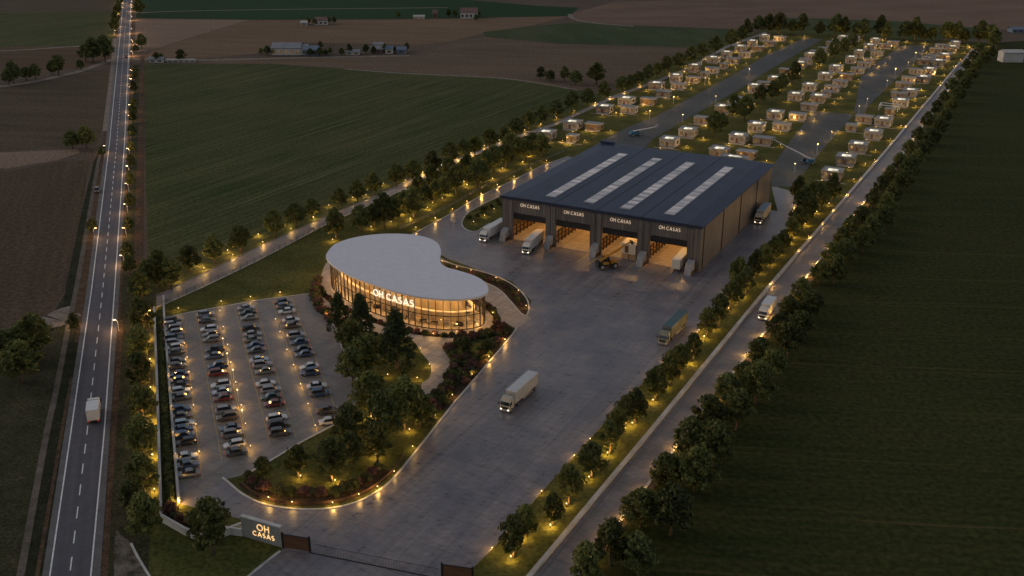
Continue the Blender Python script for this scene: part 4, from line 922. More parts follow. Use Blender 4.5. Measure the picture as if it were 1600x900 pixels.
blist([(769, 862), (846, 773), (897, 717), (922, 691), (965, 642), (993, 612), (1017, 588), (1042, 566), (1072, 543), (1092, 520), (1118, 497), (1143, 465), (1172, 434), (1200, 402)], 'on the yard kerb by the trees, counted from the gate', 'bollards along the yard kerb', .6)
uplit = [(x-4, y+4) for x, y, h in st]
blist(uplit, 'under the strip trees beside the yard, counted from the gate', 'lights under the strip trees', 1.5)
blist([(420, 783), (457, 790), (520, 791), (561, 778), (590, 766), (616, 742), (645, 703), (680, 654), (707, 622), (738, 590), (764, 562), (789, 535)], 'on the garden kerb beside the yard, counted from the car park', 'bollards on the garden kerb', .9)
blist([(494, 471), (510, 496), (551, 508), (677, 526), (714, 522), (747, 513), (770, 493), (657, 549), (671, 574), (652, 595), (606, 590)], 'round the showroom walk, counted from its left end', 'bollards round the showroom walk', .6)
blist([(470, 749), (524, 756), (580, 656), (588, 716), (640, 676), (548, 706)], 'at the foot of a garden tree, counted from the car park', 'lights under the garden trees', 1.5)
blist([(691, 412), (714, 421), (736, 426), (775, 438), (810, 458), (822, 482)], 'on the crescent bed, counted from the roof', 'bollards on the crescent bed', .5)
blist([(650, 359), (680, 344), (707, 330), (730, 318), (752, 306), (777, 292), (803, 279), (829, 266), (854, 254)], 'on the kerb of the warehouse lane, counted from the showroom', 'bollards on the warehouse lane', .8)
blist([(627, 336), (730, 292), (701, 305), (668, 328), (770, 282), (640, 315)], 'on the lawn behind the showroom among trees', 'lawn lights behind the showroom', 1.5)
blist([(740, 350), (757, 340), (772, 330)], 'on the island left of the warehouse, counted from the yard', 'bollards on the warehouse island', .35)
blist([(269, 433), (276, 441), (312, 416), (319, 423), (356, 395), (364, 402), (404, 370), (411, 382), (449, 353), (455, 361), (490, 343), (514, 324), (522, 332), (551, 312), (572, 308), (599, 290), (634, 285), (661, 272), (690, 261), (715, 250), (736, 242), (757, 231), (780, 222), (800, 214), (820, 206), (845, 197), (870, 187), (897, 176), (930, 163), (953, 154), (976, 146), (1000, 135), (1020, 128), (1046, 116), (1072, 105), (1102, 92), (1130, 80), (1152, 66)], 'in the file above the left estate road, counted from the highway', 'lights along the left estate road', 1.4)
blist([(x-5, y+4) for x, y, h in li_[::2]], 'under a lawn tree behind the showroom, counted from the left', 'lights under the lawn trees', 1.6)
blist([(279, 486), (346, 475), (392, 468), (438, 461)], 'on the lawn above the car park, counted from the highway', 'lights at the top of the car park', .7)
blist([(235, 490), (234, 529), (235, 566), (236, 610), (238, 662), (239, 716), (242, 770), (280, 790)], 'beside the boundary wall facing the highway', 'lights along the boundary wall', 3.4)
# highway verge lamps: short curved posts with a downlight
lp = MB(); pts_ = [(0, 0, 0), (0, 0, 2.6), (-.15, 0, 3.1), (-.55, 0, 3.35)]
for a_, c_ in zip(pts_, pts_[1:]): lp.tube(a_, c_, .06, .05, 7)
LPM = lp.mesh('pole', M['pole_white']); lh = MB(); lh.box((-.75, 0, 3.33), (.5, .22, .1)); LHM = lh.mesh('lamp_head', emit_mat('street_glow', (1, .56, .24), 4))
def street_lamp(p, rz, label, group, s_=1.0, name='street_lamp', pw=320):
    r = empty(name, (p[0], p[1], .06), rz, (s_,)*3); link('pole', LPM, r); link('lamp_head', LHM, r); glow(r, pw, (-.75, 0, 3.1), (1, .56, .24), .15); tag(r, label, 'street lamp', group)
hl_ = [(207, 118), (206, 132), (206, 145), (205.5, 174), (205, 191), (204.5, 217), (203, 244), (202.5, 272), (201.5, 300), (200, 333), (198, 371), (195, 415), (186, 518)]
for i, (x, y) in enumerate(hl_): street_lamp(g(x, y), -HW*0+R(15), 'short curved street lamp on the right highway verge, %s from the junction' % nth(i+1), 'street lamps on the right highway verge')
hl2 = [(188, 5), (186.5, 12), (185, 20), (183.5, 29), (181.5, 42), (179, 55), (162, 240), (148, 372), (109, 512)]
for i, (x, y) in enumerate(hl2): street_lamp(g(x, y), R(195), 'short curved street lamp on the left highway edge, %s from the top' % nth(i+1), 'street lamps on the left highway edge', pw=800 if i < 6 else 200)
hl3 = [(208, 8), (208, 18), (208, 32), (208, 52), (208, 70), (208, 88)]
for i, (x, y) in enumerate(hl3): street_lamp(g(x, y), R(15), 'short curved street lamp beyond the junction on the right, %s from the top' % nth(i+1), 'street lamps beyond the junction', pw=900)

# ------------------------------------------------------------------ cars
def car_meshes(kind):
    L, W = (4.5, 1.8) if kind != 'suv' else (4.6, 1.86); zr = {'saloon': 1.42, 'hatch': 1.48, 'suv': 1.68}[kind]; zb = {'saloon': .82, 'hatch': .86, 'suv': .98}[kind]
    st_ = [(-L/2, .62, .45, zb-.16), (-L/2+.12, .80, .32, zb-.02), (-L/2+.8, .9, .28, zb+.04), (-.2, .92, .28, zb+.05), (L/2-1.4, .91, .28, zb+.02), (L/2-.5, .86, .3, zb-.12), (L/2-.1, .76, .36, zb-.24), (L/2, .6, .45, zb-.34)]
    b = MB(); b.loft([[(x, -w_*W/1.84, z0), (x, w_*W/1.84, z0), (x, w_*W/1.84*1.0, z0+(z1-z0)*.6), (x, w_*W/1.84*.93, z1), (x, -w_*W/1.84*.93, z1), (x, -w_*W/1.84, z0+(z1-z0)*.6)] for x, w_, z0, z1 in st_])
    rb = -L/2+(.75 if kind == 'saloon' else .3); rt = -L/2+(1.35 if kind == 'saloon' else .65); ft = .35; fb = 1.15
    # roof panel on top of the glasshouse
    b.loft([[(x, -hw, z), (x, hw, z), (x, hw*.94, z+.07), (x, -hw*.94, z+.07)] for x, hw, z in ((rt-.05, .62, zr-.06), (rt+.4, .66, zr), (ft-.3, .66, zr), (ft+.12, .62, zr-.07))])
    gl = MB(); q = lambda x, hw, z: [(x, -hw, z), (x, hw, z)]
    base_ = [(rb, .80), (fb, .82)]; top_ = [(rt, .64), (ft, .66)]
    gl.add([(rb, -.80, zb), (fb, -.82, zb-.02), (fb, .82, zb-.02), (rb, .80, zb), (rt, -.64, zr), (ft, -.66, zr), (ft, .66, zr), (rt, .64, zr)], [(0, 1, 5, 4), (1, 2, 6, 5), (2, 3, 7, 6), (3, 0, 4, 7), (4, 5, 6, 7)])
    return b, gl, L, W
PAINT = {}
def paint(name, c):
    if name not in PAINT: PAINT[name] = noise_mat('paint_'+name.replace(' ', '_'), tuple(v*.92 for v in c), tuple(min(1, v*1.06) for v in c), 1.5, .28, spec=.6)
    return PAINT[name]
COL = {'white': (.54, .53, .52), 'silver': (.25, .25, .265), 'grey': (.15, .15, .155), 'charcoal': (.07, .07, .075), 'black': (.018, .018, .02), 'dark blue': (.025, .055, .12), 'blue grey': (.08, .11, .15), 'dark red': (.14, .02, .022), 'brown': (.12, .085, .06), 'olive grey': (.17, .16, .13), 'pale blue': (.36, .42, .48), 'dark green': (.03, .06, .05), 'cream': (.66, .6, .48)}
for k_, c_ in COL.items(): paint(k_, c_)
wm = MB(); wm.tube((0, -.11, 0), (0, .11, 0), .32, .32, 14); WTM = wm.mesh('tyre', M['rubber'])
wr = MB(); wr.tube((0, -.115, 0), (0, .115, 0), .2, .2, 10); WRM = wr.mesh('rim', M['rim'])
hlm = MB(); hlm.box((0, 0, 0), (.14, .36, .13)); HLM = hlm.mesh('headlight', M['headlight_off']); TLM = hlm.mesh('tail_light', M['tail'])
CARM = {}
for k_ in ('saloon', 'hatch', 'suv'):
    b, gl, L, W = car_meshes(k_); CARM[k_] = (b.mesh('body', PAINT['white'], False), gl.mesh('windows', M['glass_dark']), L, W)
def car(p, rz, col, label, group, kind='saloon', z=.11):
    bm_, gm, L, W = CARM[kind]; r = empty('parked_car' if group else 'car', (p[0], p[1], z), rz)
    link('body', bm_, r, mat=PAINT[col]); link('windows', gm, r)
    for sx in (-1.36, 1.34):
        for sy in (-1, 1):
            w_ = link('wheel', WTM, r, (sx, sy*.8, .32)); link('rim', WRM, w_)
    zh = .62 if kind != 'suv' else .72
    for sy in (-1, 1):
        link('headlight', HLM, r, (L/2-.09, sy*.56, zh-.02)); link('tail_light', TLM, r, (-L/2+.07, sy*.58, zh+.06))
    tag(r, label, 'car', group); return r
ROWS = {
 'along the car park wall': [(269.5, 502, 'charcoal'), (271, 509, 'silver'), (271, 516, 'grey'), (271.5, 523, 'silver'), (273, 530, 'blue grey'), (273, 537, 'silver'), (274, 545, 'white'), (275, 552, 'charcoal'), (277, 566, 'charcoal'), (277, 574, 'brown'), (279.5, 587, 'dark blue'), (280.5, 596, 'blue grey'), (281, 604, 'black'), (282.5, 613, 'white'), (282.5, 623, 'charcoal'), (285, 641, 'dark blue'), (286, 652, 'brown'), (287, 664, 'pale blue'), (287.5, 673, 'dark blue'), (289, 682, 'dark blue'), (290, 693, 'black'), (291.5, 716, 'white'), (292.5, 729, 'blue grey'), (292.5, 743, 'grey')],
 'of the second row': [(322.5, 493, 'silver'), (325, 502, 'charcoal'), (327, 516, 'white'), (330, 524, 'grey'), (331, 532, 'olive grey'), (335, 548, 'black'), (336, 558, 'blue grey'), (340, 574, 'dark blue'), (341.5, 585, 'dark red'), (346, 604, 'white'), (347.5, 614, 'pale blue'), (350, 624, 'dark red'), (355, 643, 'silver'), (356, 654, 'brown'), (360, 671, 'blue grey'), (362, 681, 'grey'), (365, 697, 'white'), (367.5, 709, 'charcoal')],
 'of the third row': [(384, 483, 'silver'), (386, 490, 'black'), (390, 498, 'olive grey'), (392, 514, 'black'), (394.5, 524, 'silver'), (396, 532, 'olive grey'), (400, 541, 'dark blue'), (402, 549, 'charcoal'), (407, 564, 'pale blue'), (409, 572, 'silver'), (413, 582, 'olive grey'), (417.5, 601, 'white'), (422, 611, 'silver'), (424, 622, 'dark green'), (427, 633, 'dark red'), (434, 655, 'white'), (437.5, 666, 'black'), (440, 678, 'charcoal')],
 'nearest the garden': [(442, 473, 'charcoal'), (445, 480, 'blue grey'), (448, 488, 'white'), (454, 502, 'white'), (458, 510, 'brown'), (464, 526, 'silver'), (467, 536, 'dark blue'), (473, 547, 'black'), (476, 555, 'dark blue'), (482.5, 575, 'white'), (486, 584, 'dark blue'), (495, 605, 'white'), (499, 617, 'dark blue'), (511, 644, 'charcoal'), (513, 661, 'white')]}
mk = MB()
carrz = math.atan2(HB.y, HB.x)
for rn, cars in ROWS.items():
    for i, (x, y, c_) in enumerate(cars):
        p = g(x, y+1.5)+HB*rnd.uniform(-.3, .3); kind = ('saloon', 'saloon', 'hatch', 'suv')[rnd.randrange(4)]
        rz = carrz+rnd.uniform(-.06, .06)+(math.pi if rnd.random() < .3 else 0)
        where = 'in the row '+rn if rn.startswith(('along', 'nearest')) else rn[3:]
        lb = ('%s car %s, %s from its far end' if rn.startswith(('along', 'nearest')) else '%s car in %s from the wall, %s from its far end') % (c_, where, nth(i+1))
        car(p, rz, c_, lb, 'cars in the car park', kind)
        for s_ in (-1.35, 1.35):
            a_ = p+HA*s_-HB*2.6; d_ = p+HA*s_+HB*2.6; n_ = HA*.06
            mk.sheet([a_-n_, d_-n_, d_+n_, a_+n_], .116+.0003*(i % 2)+.0006*(s_ > 0))
    for s_ in (-2.75, 2.75):
        a_ = g(cars[0][0], cars[0][1])+HA*2+HB*s_; d_ = g(cars[-1][0], cars[-1][1]+2)-HA*2+HB*s_; n_ = HB*.06
        if s_ > 0 or not rn.startswith('along'): mk.sheet([a_-n_, d_-n_, d_+n_, a_+n_], .122)
struct('parking_marking', mk, M['paint_yellow'], 'thin yellow bay lines of the car park')
blist([(285.5, 519), (289, 541), (293, 563), (296, 586), (300, 611), (303, 638), (307, 668), (312, 711)], 'at the bay ends of the row by the car park wall', 'bollards of the first car row', .28)
blist([(344, 490), (349.5, 515), (356, 543), (361, 571), (369, 602), (377.5, 638), (384, 667), (392, 702)], 'between the second and third car rows, counted from the far end', 'bollards between car rows', .34)
blist([(431, 503), (438, 523), (449, 551), (459, 575), (470, 605), (482, 636), (493, 670)], 'left of the car row by the garden, counted from the far end', 'bollards of the last car row', .4)
blist([(258.5, 511), (260.5, 532), (265, 592), (267, 614), (269.5, 643), (271.5, 684), (276, 718)], 'on the car park wall, counted from the far end', 'lights on the car park wall', .06, z=.95, scale=.6)
# slim lamp posts in the car park
pm = MB(); pm.tube((0, 0, 0), (0, 0, 3.6), .06, .045, 8); PM = pm.mesh('pole', M['pole_white']); pl = MB(); pl.tube((0, 0, 3.6), (0, 0, 3.78), .16, .12, 8); PLM = pl.mesh('lamp_head', M['lamp_small'])
def post(p, label, group, s_=1.0, pw=300):
    r = empty('lamp_post', (p[0], p[1], .1), 0, (s_,)*3); link('pole', PM, r); link('lamp_head', PLM, r); glow(r, pw, (0, 0, 3.9), WARM, .2); tag(r, label, 'lamp post', group)
for i, (x, y) in enumerate([(350, 546), (357, 570), (366, 596), (373, 628), (380, 660)]): post(g(x, y), 'slim white lamp post between the car rows, %s from the far end' % nth(i+1), 'lamp posts in the car park', .8, 50)
for i, (x, y) in enumerate([(1241, 271), (1276, 240), (1298, 219), (1341, 178), (1354, 166), (1385, 137), (1398, 118), (1418, 107), (1430, 92), (1442, 83), (1101, 133), (1052, 163), (1015, 186), (1066, 192), (1118, 162), (1170, 118)]): post(g(x, y), 'slim lamp post beside the village streets, %s along' % nth(i+1), 'lamp posts in the village', 1.05)

# ------------------------------------------------------------------ lorries
def cab_mb(paintm):
    b = MB(); W = 1.22
    # side profile of a cab-over tractor, rounded front
    prof = [(-1.0, .75), (-1.0, 2.9), (-.7, 3.45), (.2, 3.3), (.78, 2.6), (1.1, 1.75), (1.16, .55), (.6, .45)]
    b.loft([[(x, -W+(.06 if z > 2.8 else 0), z) for x, z in prof], [(x, W-(.06 if z > 2.8 else 0), z) for x, z in prof]])
    return b
def lorry(p, rz, cabc, boxc, label, length=13.6, cab=True, lit=True, boxh=4.0, name='articulated_lorry', cat='lorry', z=.1, taillit=False):
    """local +x is forward; origin under the middle of the whole vehicle"""
    r = empty(name, (p[0], p[1], z), rz); tl = length-(3.0 if cab else 0); x0 = -length/2
    b = MB(); b.box((x0+tl/2, 0, (1.15+boxh)/2), (tl, 2.5, boxh-1.15)); 
    for i in range(int(tl/1.5)):                       # side ribs
        for s_ in (-1, 1): b.box((x0+.6+i*1.5, s_*1.265, (1.2+boxh)/2), (.08, .05, boxh-1.25))
    b.box((x0+tl/2, 0, 1.02), (tl, 1.0, .26), m=1)
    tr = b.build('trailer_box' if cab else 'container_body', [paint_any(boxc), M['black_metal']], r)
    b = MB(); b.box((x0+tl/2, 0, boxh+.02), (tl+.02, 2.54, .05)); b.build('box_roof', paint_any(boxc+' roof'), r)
    for s_ in (-1, 1):
        b = MB(); b.box((x0+tl*.48, s_*1.2, .78), (tl*.38, .06, .62)); b.build('side_skirt', M['grey_metal'], r)
    b = MB(); b.box((x0-.03, 0, .7), (.12, 2.3, .16)); b.build('bumper', M['black_metal'], r)
    for s_ in (-1, 1):
        q = MB(); q.box((x0-.05, s_*1.0, .95), (.08, .3, .16)); q.build('tail_light', M['tail'], r)
    wx = [x0+1.4, x0+2.7, x0+4.0] if tl > 8 else [x0+1.6]
    if cab: wx += [length/2-1.05] + ([length/2-4.3] if tl > 8 else [])
    for x_ in wx:
        for s_ in (-1, 1):
            w_ = link('wheel', WTM, r, (x_, s_*1.08, .5)); w_.scale = (1.55, 1.5, 1.55); link('rim', WRM, w_)
    if cab:
        xc = length/2-1.25
        c_ = cab_mb(0).build('cab', paint_any(cabc), r); c_.location = (xc, 0, 0)
        q = MB(); q.add([(.80, -1.08, 2.52), (1.09, -1.1, 1.78), (1.09, 1.1, 1.78), (.80, 1.08, 2.52)], [(0, 1, 2, 3)]); q.v = [(x_+.02, y_, z_+.01) for x_, y_, z_ in q.v]; q.build('windscreen', M['glass_dark'], c_)
        for s_ in (-1, 1):
            q = MB(); q.add([(-.1, s_*1.225, 1.75), (.95, s_*1.225, 1.75), (.7, s_*1.225, 2.5), (-.1, s_*1.225, 2.5)], [(0, 1, 2, 3)]); q.build('side_window', M['glass_dark'], c_)
            q = MB(); q.box((1.1, s_*1.42, 2.1), (.12, .26, .55)); q.build('mirror', M['black_metal'], c_)
            q = MB(); q.box((1.17, s_*.88, .82), (.06, .36, .2)); q.build('headlight', M['headlight'] if lit else M['headlight_off'], c_)
        q = MB(); q.box((1.16, 0, 1.2), (.05, 1.7, .55)); q.build('grille', M['black_metal'], c_)
        q = MB(); q.box((1.1, 0, .52), (.25, 2.35, .3)); q.build('bumper', M['grey_metal'], c_)
        q = MB(); q.box((-1.35, 0, .75), (3.4, .9, .3)); q.build('chassis', M['black_metal'], r).location = (xc, 0, 0)
    tag(r, label, cat); return r
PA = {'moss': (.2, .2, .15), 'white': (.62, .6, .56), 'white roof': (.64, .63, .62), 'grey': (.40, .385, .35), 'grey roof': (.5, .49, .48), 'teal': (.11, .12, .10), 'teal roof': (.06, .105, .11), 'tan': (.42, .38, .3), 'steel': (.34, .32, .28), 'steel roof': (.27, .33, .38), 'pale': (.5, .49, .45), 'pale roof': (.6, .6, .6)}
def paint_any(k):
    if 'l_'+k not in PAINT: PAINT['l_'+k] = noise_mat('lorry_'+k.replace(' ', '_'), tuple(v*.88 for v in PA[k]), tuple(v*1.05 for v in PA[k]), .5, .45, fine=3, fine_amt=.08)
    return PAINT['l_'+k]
yrz = math.atan2(-A.y, -A.x)            # facing the gate
def lorry_at(front, back, **kw):
    a_, c_ = g(*front), g(*back); m_ = (a_+c_)/2; d_ = a_-c_
    return lorry(m_, math.atan2(d_.y, d_.x), **kw)
lorry_at((789, 645), (832, 606), cabc='tan', boxc='grey', length=14, label='grey articulated lorry driving alone across the middle of the yard')
lorry_at((1033, 542), (1068, 506), cabc='moss', boxc='teal', length=15, lit=False, label='teal roofed articulated lorry near the yard tree strip')
lorry_at((1189, 504), (1206, 481), cabc='white', boxc='white', length=9.5, boxh=3.7, label='white box lorry driving on the service road', name='box_lorry')
pf = g(754, 379); lorry(Vector((pf.x, pf.y))+A*7.0, yrz, 'white', 'white', 'white articulated lorry parked left of the warehouse corner', 14.5, lit=True)
lorry_at((817, 402), (848, 374), cabc='white', boxc='pale', length=14, label='white articulated lorry backing into the first loading bay')
lorry_at((1051, 431), (1076, 403), cabc='white', boxc='pale', length=11.5, cab=False, label='white trailer without a cab standing in the fourth loading bay', name='trailer', cat='trailer')
lorry_at((1177, 359), (1204, 327), cabc='tan', boxc='steel', length=14, label='steel blue roofed lorry beside the right wall of the warehouse')
ph = g(147.5, 664); lorry(ph+HA*3.6, math.atan2(HA.y, HA.x), 'white', 'white', 'white box lorry driving away along the highway', 7.6, boxh=3.6, name='box_lorry')
# light thrown by driving headlights
car(g(197.5, 90), math.atan2(-HA.y, -HA.x), 'dark red', 'red car waiting at the highway junction', None, 'hatch')
car(g(152, 300), math.atan2(-HA.y, -HA.x), 'brown', 'brown car standing on the left highway verge', None, 'suv', z=.09)

# telehandler at the third bay
th_p = g(948, 419); tl = empty('telehandler', (th_p.x, th_p.y, .1), wrz+R(48), (1.25,)*3); tag(tl, 'yellow telehandler with raised boom at the third loading bay', 'telehandler')
b = MB(); b.box((0, 0, .95), (5.2, 1.7, .6)); b.box((-2.1, 0, 1.5), (1.2, 1.9, .9)); b.build('chassis', M['black_metal'], tl)
b = MB(); b.box((1.7, -.2, 1.5), (1.7, 1.3, .6)); b.box((-.6, -.6, 1.45), (1.6, .6, .5)); b.build('engine_cover', M['yellow_paint'], tl)
b = MB(); b.loft([[(x, y, z) for x, z in ((-.9, 1.4), (.9, 1.4), (.75, 2.5), (.4, 3.0), (-.75, 3.0))] for y in (.15, 1.05)]); b.build('cab', M['glass_dark'], tl)
b = MB(); b.box((-.1, .6, 3.05), (1.3, .98, .1)); b.build('cab_roof', M['yellow_paint'], tl)
b = MB(); b.tube((-2.1, -.45, 2.2), (4.4, -.45, 5.4), .36, .28, 4); b.tube((3.8, -.45, 5.1), (6.0, -.45, 6.2), .24, .2, 4); b.build('boom', M['yellow_paint'], tl)
b = MB(); b.box((6.1, -.45, 6.0), (.2, 1.6, .9)); 
for s_ in (-.5, .5): b.box((6.8, -.45+s_, 5.6), (1.3, .14, .08))
b.build('fork', M['black_metal'], tl)
for sx in (-1.7, 1.7):
    for sy in (-1.05, 1.05):
        w_ = link('wheel', WTM, tl, (sx, sy, .72)); w_.scale = (2.25, 2.2, 2.25); link('rim', WRM, w_)
# house module and crates inside the third bay
mp_ = g(984, 405)
md = empty('house_module', (mp_.x, mp_.y, .16), wrz); tag(md, 'pale boxed house module on timber in the third loading bay', 'house module')
b = MB(); b.box((0, 1.5, 3.6), (4.6, 6.0, 3.2)); b.build('box', cream, md)
b = MB(); b.box((0, 1.5, 5.24), (4.9, 6.3, .14)); b.build('roof', M['soffit'], md)
b = MB(); b.box((-.6, -1.53, 3.5), (1.2, .08, 2.2)); b.build('door', M['wood_brown'], md)
for i, (dx, dz, s_) in enumerate(((-1.3, 0, 1.9), (1.2, 0, 1.9))):
    c_ = link('crate', None, None) if False else None
    q = MB(); q.box((0, 0, s_/2), (2.2, 4.6, s_)); 
    for z in (.1, s_/2, s_-.1): q.box((0, 0, z), (2.26, 4.66, .14))
    o = q.build('crate', M['timber']); w2 = mp_+fdir*dx+ddir*1.4; o.location = (w2.x, w2.y, .16); o.rotation_euler = (0, 0, wrz); tag(o, 'timber crate under the house module, on its %s side' % ('shutter' if i else 'telehandler'), 'crate', 'crates under the house module')

# ------------------------------------------------------------------ cabin village
HMATS = {'white': noise_mat('render_white', (.27, .265, .26), (.34, .33, .32), .6, .8), 'grey': noise_mat('render_grey', (.14, .14, .14), (.2, .195, .19), .6, .8), 'tan': noise_mat('render_tan', (.19, .165, .14), (.25, .22, .19), .6, .8), 'brown': noise_mat('clad_brown', (.12, .09, .065), (.18, .135, .1), 1, .8, stretch=(1, 1, 5))}
M['house_roof'] = noise_mat('house_roof', (.27, .26, .255), (.36, .35, .34), .4, .8)
M['deck'] = noise_mat('deck', (.24, .21, .18), (.33, .29, .24), 1, .85)
def house_kit(w_, d_, h, lit):
    K = {}
    b = MB(); b.box((0, 0, h/2), (w_, d_, h)); K['wall'] = b.mesh('wall', HMATS['white'])
    b = MB(); b.box((0, 0, h+.08), (w_+.5, d_+.5, .16))
    for s_ in (-1, 1):
        b.box((0, s_*(d_/2+.17), h+.26), (w_+.5, .16, .2)); b.box((s_*(w_/2+.17), 0, h+.26), (.16, d_+.18, .2))
    K['roof'] = b.mesh('roof', M['house_roof'])
    if lit:
        b = MB(); b.box((.3, -d_*.16, h+.3), (w_*.5, d_*.36, .28)); K['skylight'] = b.mesh('skylight', M['roof_glow'])
    b = MB(); b.box((0, 0, 0), (1.5, .1, 1.5)); K['window'] = b.mesh('window', M['win_glow'])
    b = MB(); b.box((0, 0, 0), (1.0, .1, 2.1)); K['door'] = b.mesh('door', M['wood_brown'])
    b = MB(); b.box((0, 0, 0), (.1, 1.5, 1.3)); K['side'] = b.mesh('window', M['win_dim'])
    b = MB(); b.box((.6, -d_/2-1.5, .1), (w_*.9, 3.0, .2)); K['terrace'] = b.mesh('terrace', M['deck'])
    return K, w_, d_, h, lit
KITS = {'big': house_kit(7.2, 6.6, 3.2, True), 'tall': house_kit(6.0, 5.6, 3.8, True), 'low': house_kit(7.8, 4.4, 2.7, False), 'small': house_kit(4.6, 4.0, 2.6, False), 'long': house_kit(10.5, 4.0, 2.8, True)}
def house(p, kit, col, label, group, rz):
    K, w_, d_, h, lit = KITS[kit]; r = empty('cabin', (p[0], p[1], .07), rz); tag(r, label, 'cabin', group)
    link('wall', K['wall'], r, mat=HMATS[col]); link('roof', K['roof'], r); link('terrace', K['terrace'], r)
    if lit: link('skylight', K['skylight'], r)
    link('window', K['window'], r, (-w_*.3, -d_/2-.02, h*.48)); link('window', K['window'], r, (w_*.3, -d_/2-.02, h*.48))
    link('door', K['door'], r, (0, -d_/2-.02, 1.1)); link('window', K['side'], r, (w_/2+.02, 0, h*.5))
    return r
hrz = math.atan2(B.y, B.x)
VILL = {
 'beside the left tree row': [(854, 213, 'big', 'grey'), (895, 197, 'big', 'white'), (945, 172, 'big', 'grey'), (979, 159, 'big', 'white'), (1026, 135, 'big', 'grey'), (1056, 124, 'tall', 'white'), (1085, 108, 'tall', 'grey'), (1115, 94, 'big', 'white'), (1135, 87, 'tall', 'white'), (1157, 76, 'big', 'grey'), (1175, 69, 'tall', 'white'), (1194, 60, 'tall', 'white')],
 'left of the first village street': [(895, 217, 'small', 'tan'), (928, 199, 'low', 'brown'), (983, 172, 'low', 'white'), (1013, 159, 'low', 'brown'), (1060, 135, 'low', 'white'), (1083, 125, 'low', 'tan'), (1113, 110, 'low', 'white'), (1146, 95, 'low', 'grey'), (1164, 85, 'low', 'white'), (1184, 76, 'low', 'brown'), (1218, 60, 'low', 'white'), (1203, 68, 'low', 'grey'), (1037, 147, 'low', 'grey'), (1101, 117, 'small', 'white'), (1131, 103, 'small', 'tan')],
 'right of the first village street': [(1046, 224, 'big', 'white'), (1075, 209, 'big', 'white'), (1098, 189, 'low', 'tan'), (1130, 172, 'big', 'grey'), (1178, 140, 'tall', 'white'), (1211, 126, 'big', 'tan'), (1228, 112, 'low', 'brown'), (1250, 102, 'big', 'grey'), (1259, 96, 'low', 'white'), (1267, 88, 'big', 'white'), (1288, 78, 'low', 'white'), (1300, 69, 'low', 'tan'), (1316, 62, 'tall', 'white'), (1335, 63, 'tall', 'white'), (1158, 158, 'low', 'white'), (1194, 133, 'low', 'grey'), (1144, 164, 'small', 'tan'), (1275, 83, 'low', 'tan'), (1309, 66, 'low', 'white')],
 'in the middle row': [(1154, 218, 'big', 'white'), (1182, 200, 'big', 'white'), (1211, 181, 'big', 'white'), (1243, 152, 'big', 'white'), (1265, 137, 'big', 'white'), (1289, 120, 'big', 'white'), (1306, 108, 'big', 'white'), (1329, 95, 'tall', 'white'), (1342, 85, 'tall', 'white'), (1359, 74, 'big', 'white'), (1367, 66, 'tall', 'white'), (1395, 68, 'low', 'tan')],
 'right of the middle row': [(1191, 221, 'low', 'tan'), (1221, 199, 'low', 'white'), (1246, 183, 'low', 'white'), (1278, 155, 'big', 'tan'), (1300, 139, 'low', 'white'), (1322, 120, 'low', 'brown'), (1340, 110, 'low', 'white'), (1359, 96, 'low', 'brown'), (1383, 72, 'low', 'grey'), (1264, 168, 'low', 'grey'), (1291, 147, 'small', 'white'), (1312, 131, 'low', 'white'), (1350, 101, 'low', 'white'), (1370, 84, 'low', 'white')],
 'left of the service road row': [(1350, 187, 'low', 'tan'), (1390, 175, 'small', 'grey'), (1420, 125, 'low', 'white'), (1443, 97, 'low', 'brown'), (1457, 90, 'low', 'grey'), (1462, 79, 'low', 'tan'), (1330, 200, 'small', 'white'), (1404, 150, 'low', 'grey'), (1411, 134, 'low', 'tan'), (1431, 112, 'low', 'white'), (1450, 93, 'low', 'white'), (1470, 73, 'low', 'white')],
 'beside the service road': [(1300, 275, 'big', 'tan'), (1321, 252, 'big', 'grey'), (1340, 232, 'big', 'grey'), (1364, 212, 'big', 'white'), (1380, 192, 'big', 'white'), (1407, 162, 'big', 'white'), (1422, 146, 'big', 'white'), (1442, 125, 'big', 'grey'), (1452, 112, 'big', 'white'), (1466, 99, 'big', 'grey'), (1476, 89, 'big', 'tan'), (1487, 78, 'tall', 'grey'), (1492, 71, 'tall', 'white')],
 'close behind the warehouse roof': [(984, 238, 'long', 'white'), (1044, 246, 'long', 'white'), (1124, 240, 'big', 'tan'), (1147, 252, 'long', 'white'), (1166, 243, 'low', 'brown')]}
KW = {'big': 'square flat-roofed cabin with lit roof opening', 'tall': 'tall cube cabin with lit roof opening', 'low': 'low flat-roofed cabin', 'small': 'tiny cabin', 'long': 'long narrow cabin'}
vl = []; vl2 = []
for rn, hs_ in VILL.items():
    for i, (x, y, k_, c_) in enumerate(hs_):
        p = g(x, y+3.0); house(p, k_, c_, '%s %s %s, %s from the warehouse' % (c_, {'big': 'square cabin', 'tall': 'tall cube cabin', 'low': 'low cabin', 'small': 'tiny cabin', 'long': 'long cabin'}[k_], rn, nth(i+1)) if rn[0] != 'c' else '%s %s %s, %s from the left' % (c_, {'big': 'square cabin', 'low': 'low cabin', 'long': 'long cabin'}[k_], rn, nth(i+1)), 'cabins of the village', hrz+rnd.uniform(-.04, .04))
        if rn[0] == 'c' and k_ == 'long': continue
        w_, d_ = KITS[k_][1], KITS[k_][2]
        vl.append((p-A*(d_/2+rnd.uniform(5, 7.5))+B*rnd.uniform(-5, 5), rn, i))
        vl2.append((p-A*rnd.uniform(-1, 5)+B*(w_/2+rnd.uniform(3.5, 6.5)), rn, i))
far_ = [q for q in vl if q[0].y > 430]
for p, rn, i in vl:
    if p.y <= 430: bollard(p, 'tiny garden light before the %s cabin %s' % (nth(i+1), rn), 'garden lights of the village', 1.5)
gb = MB()
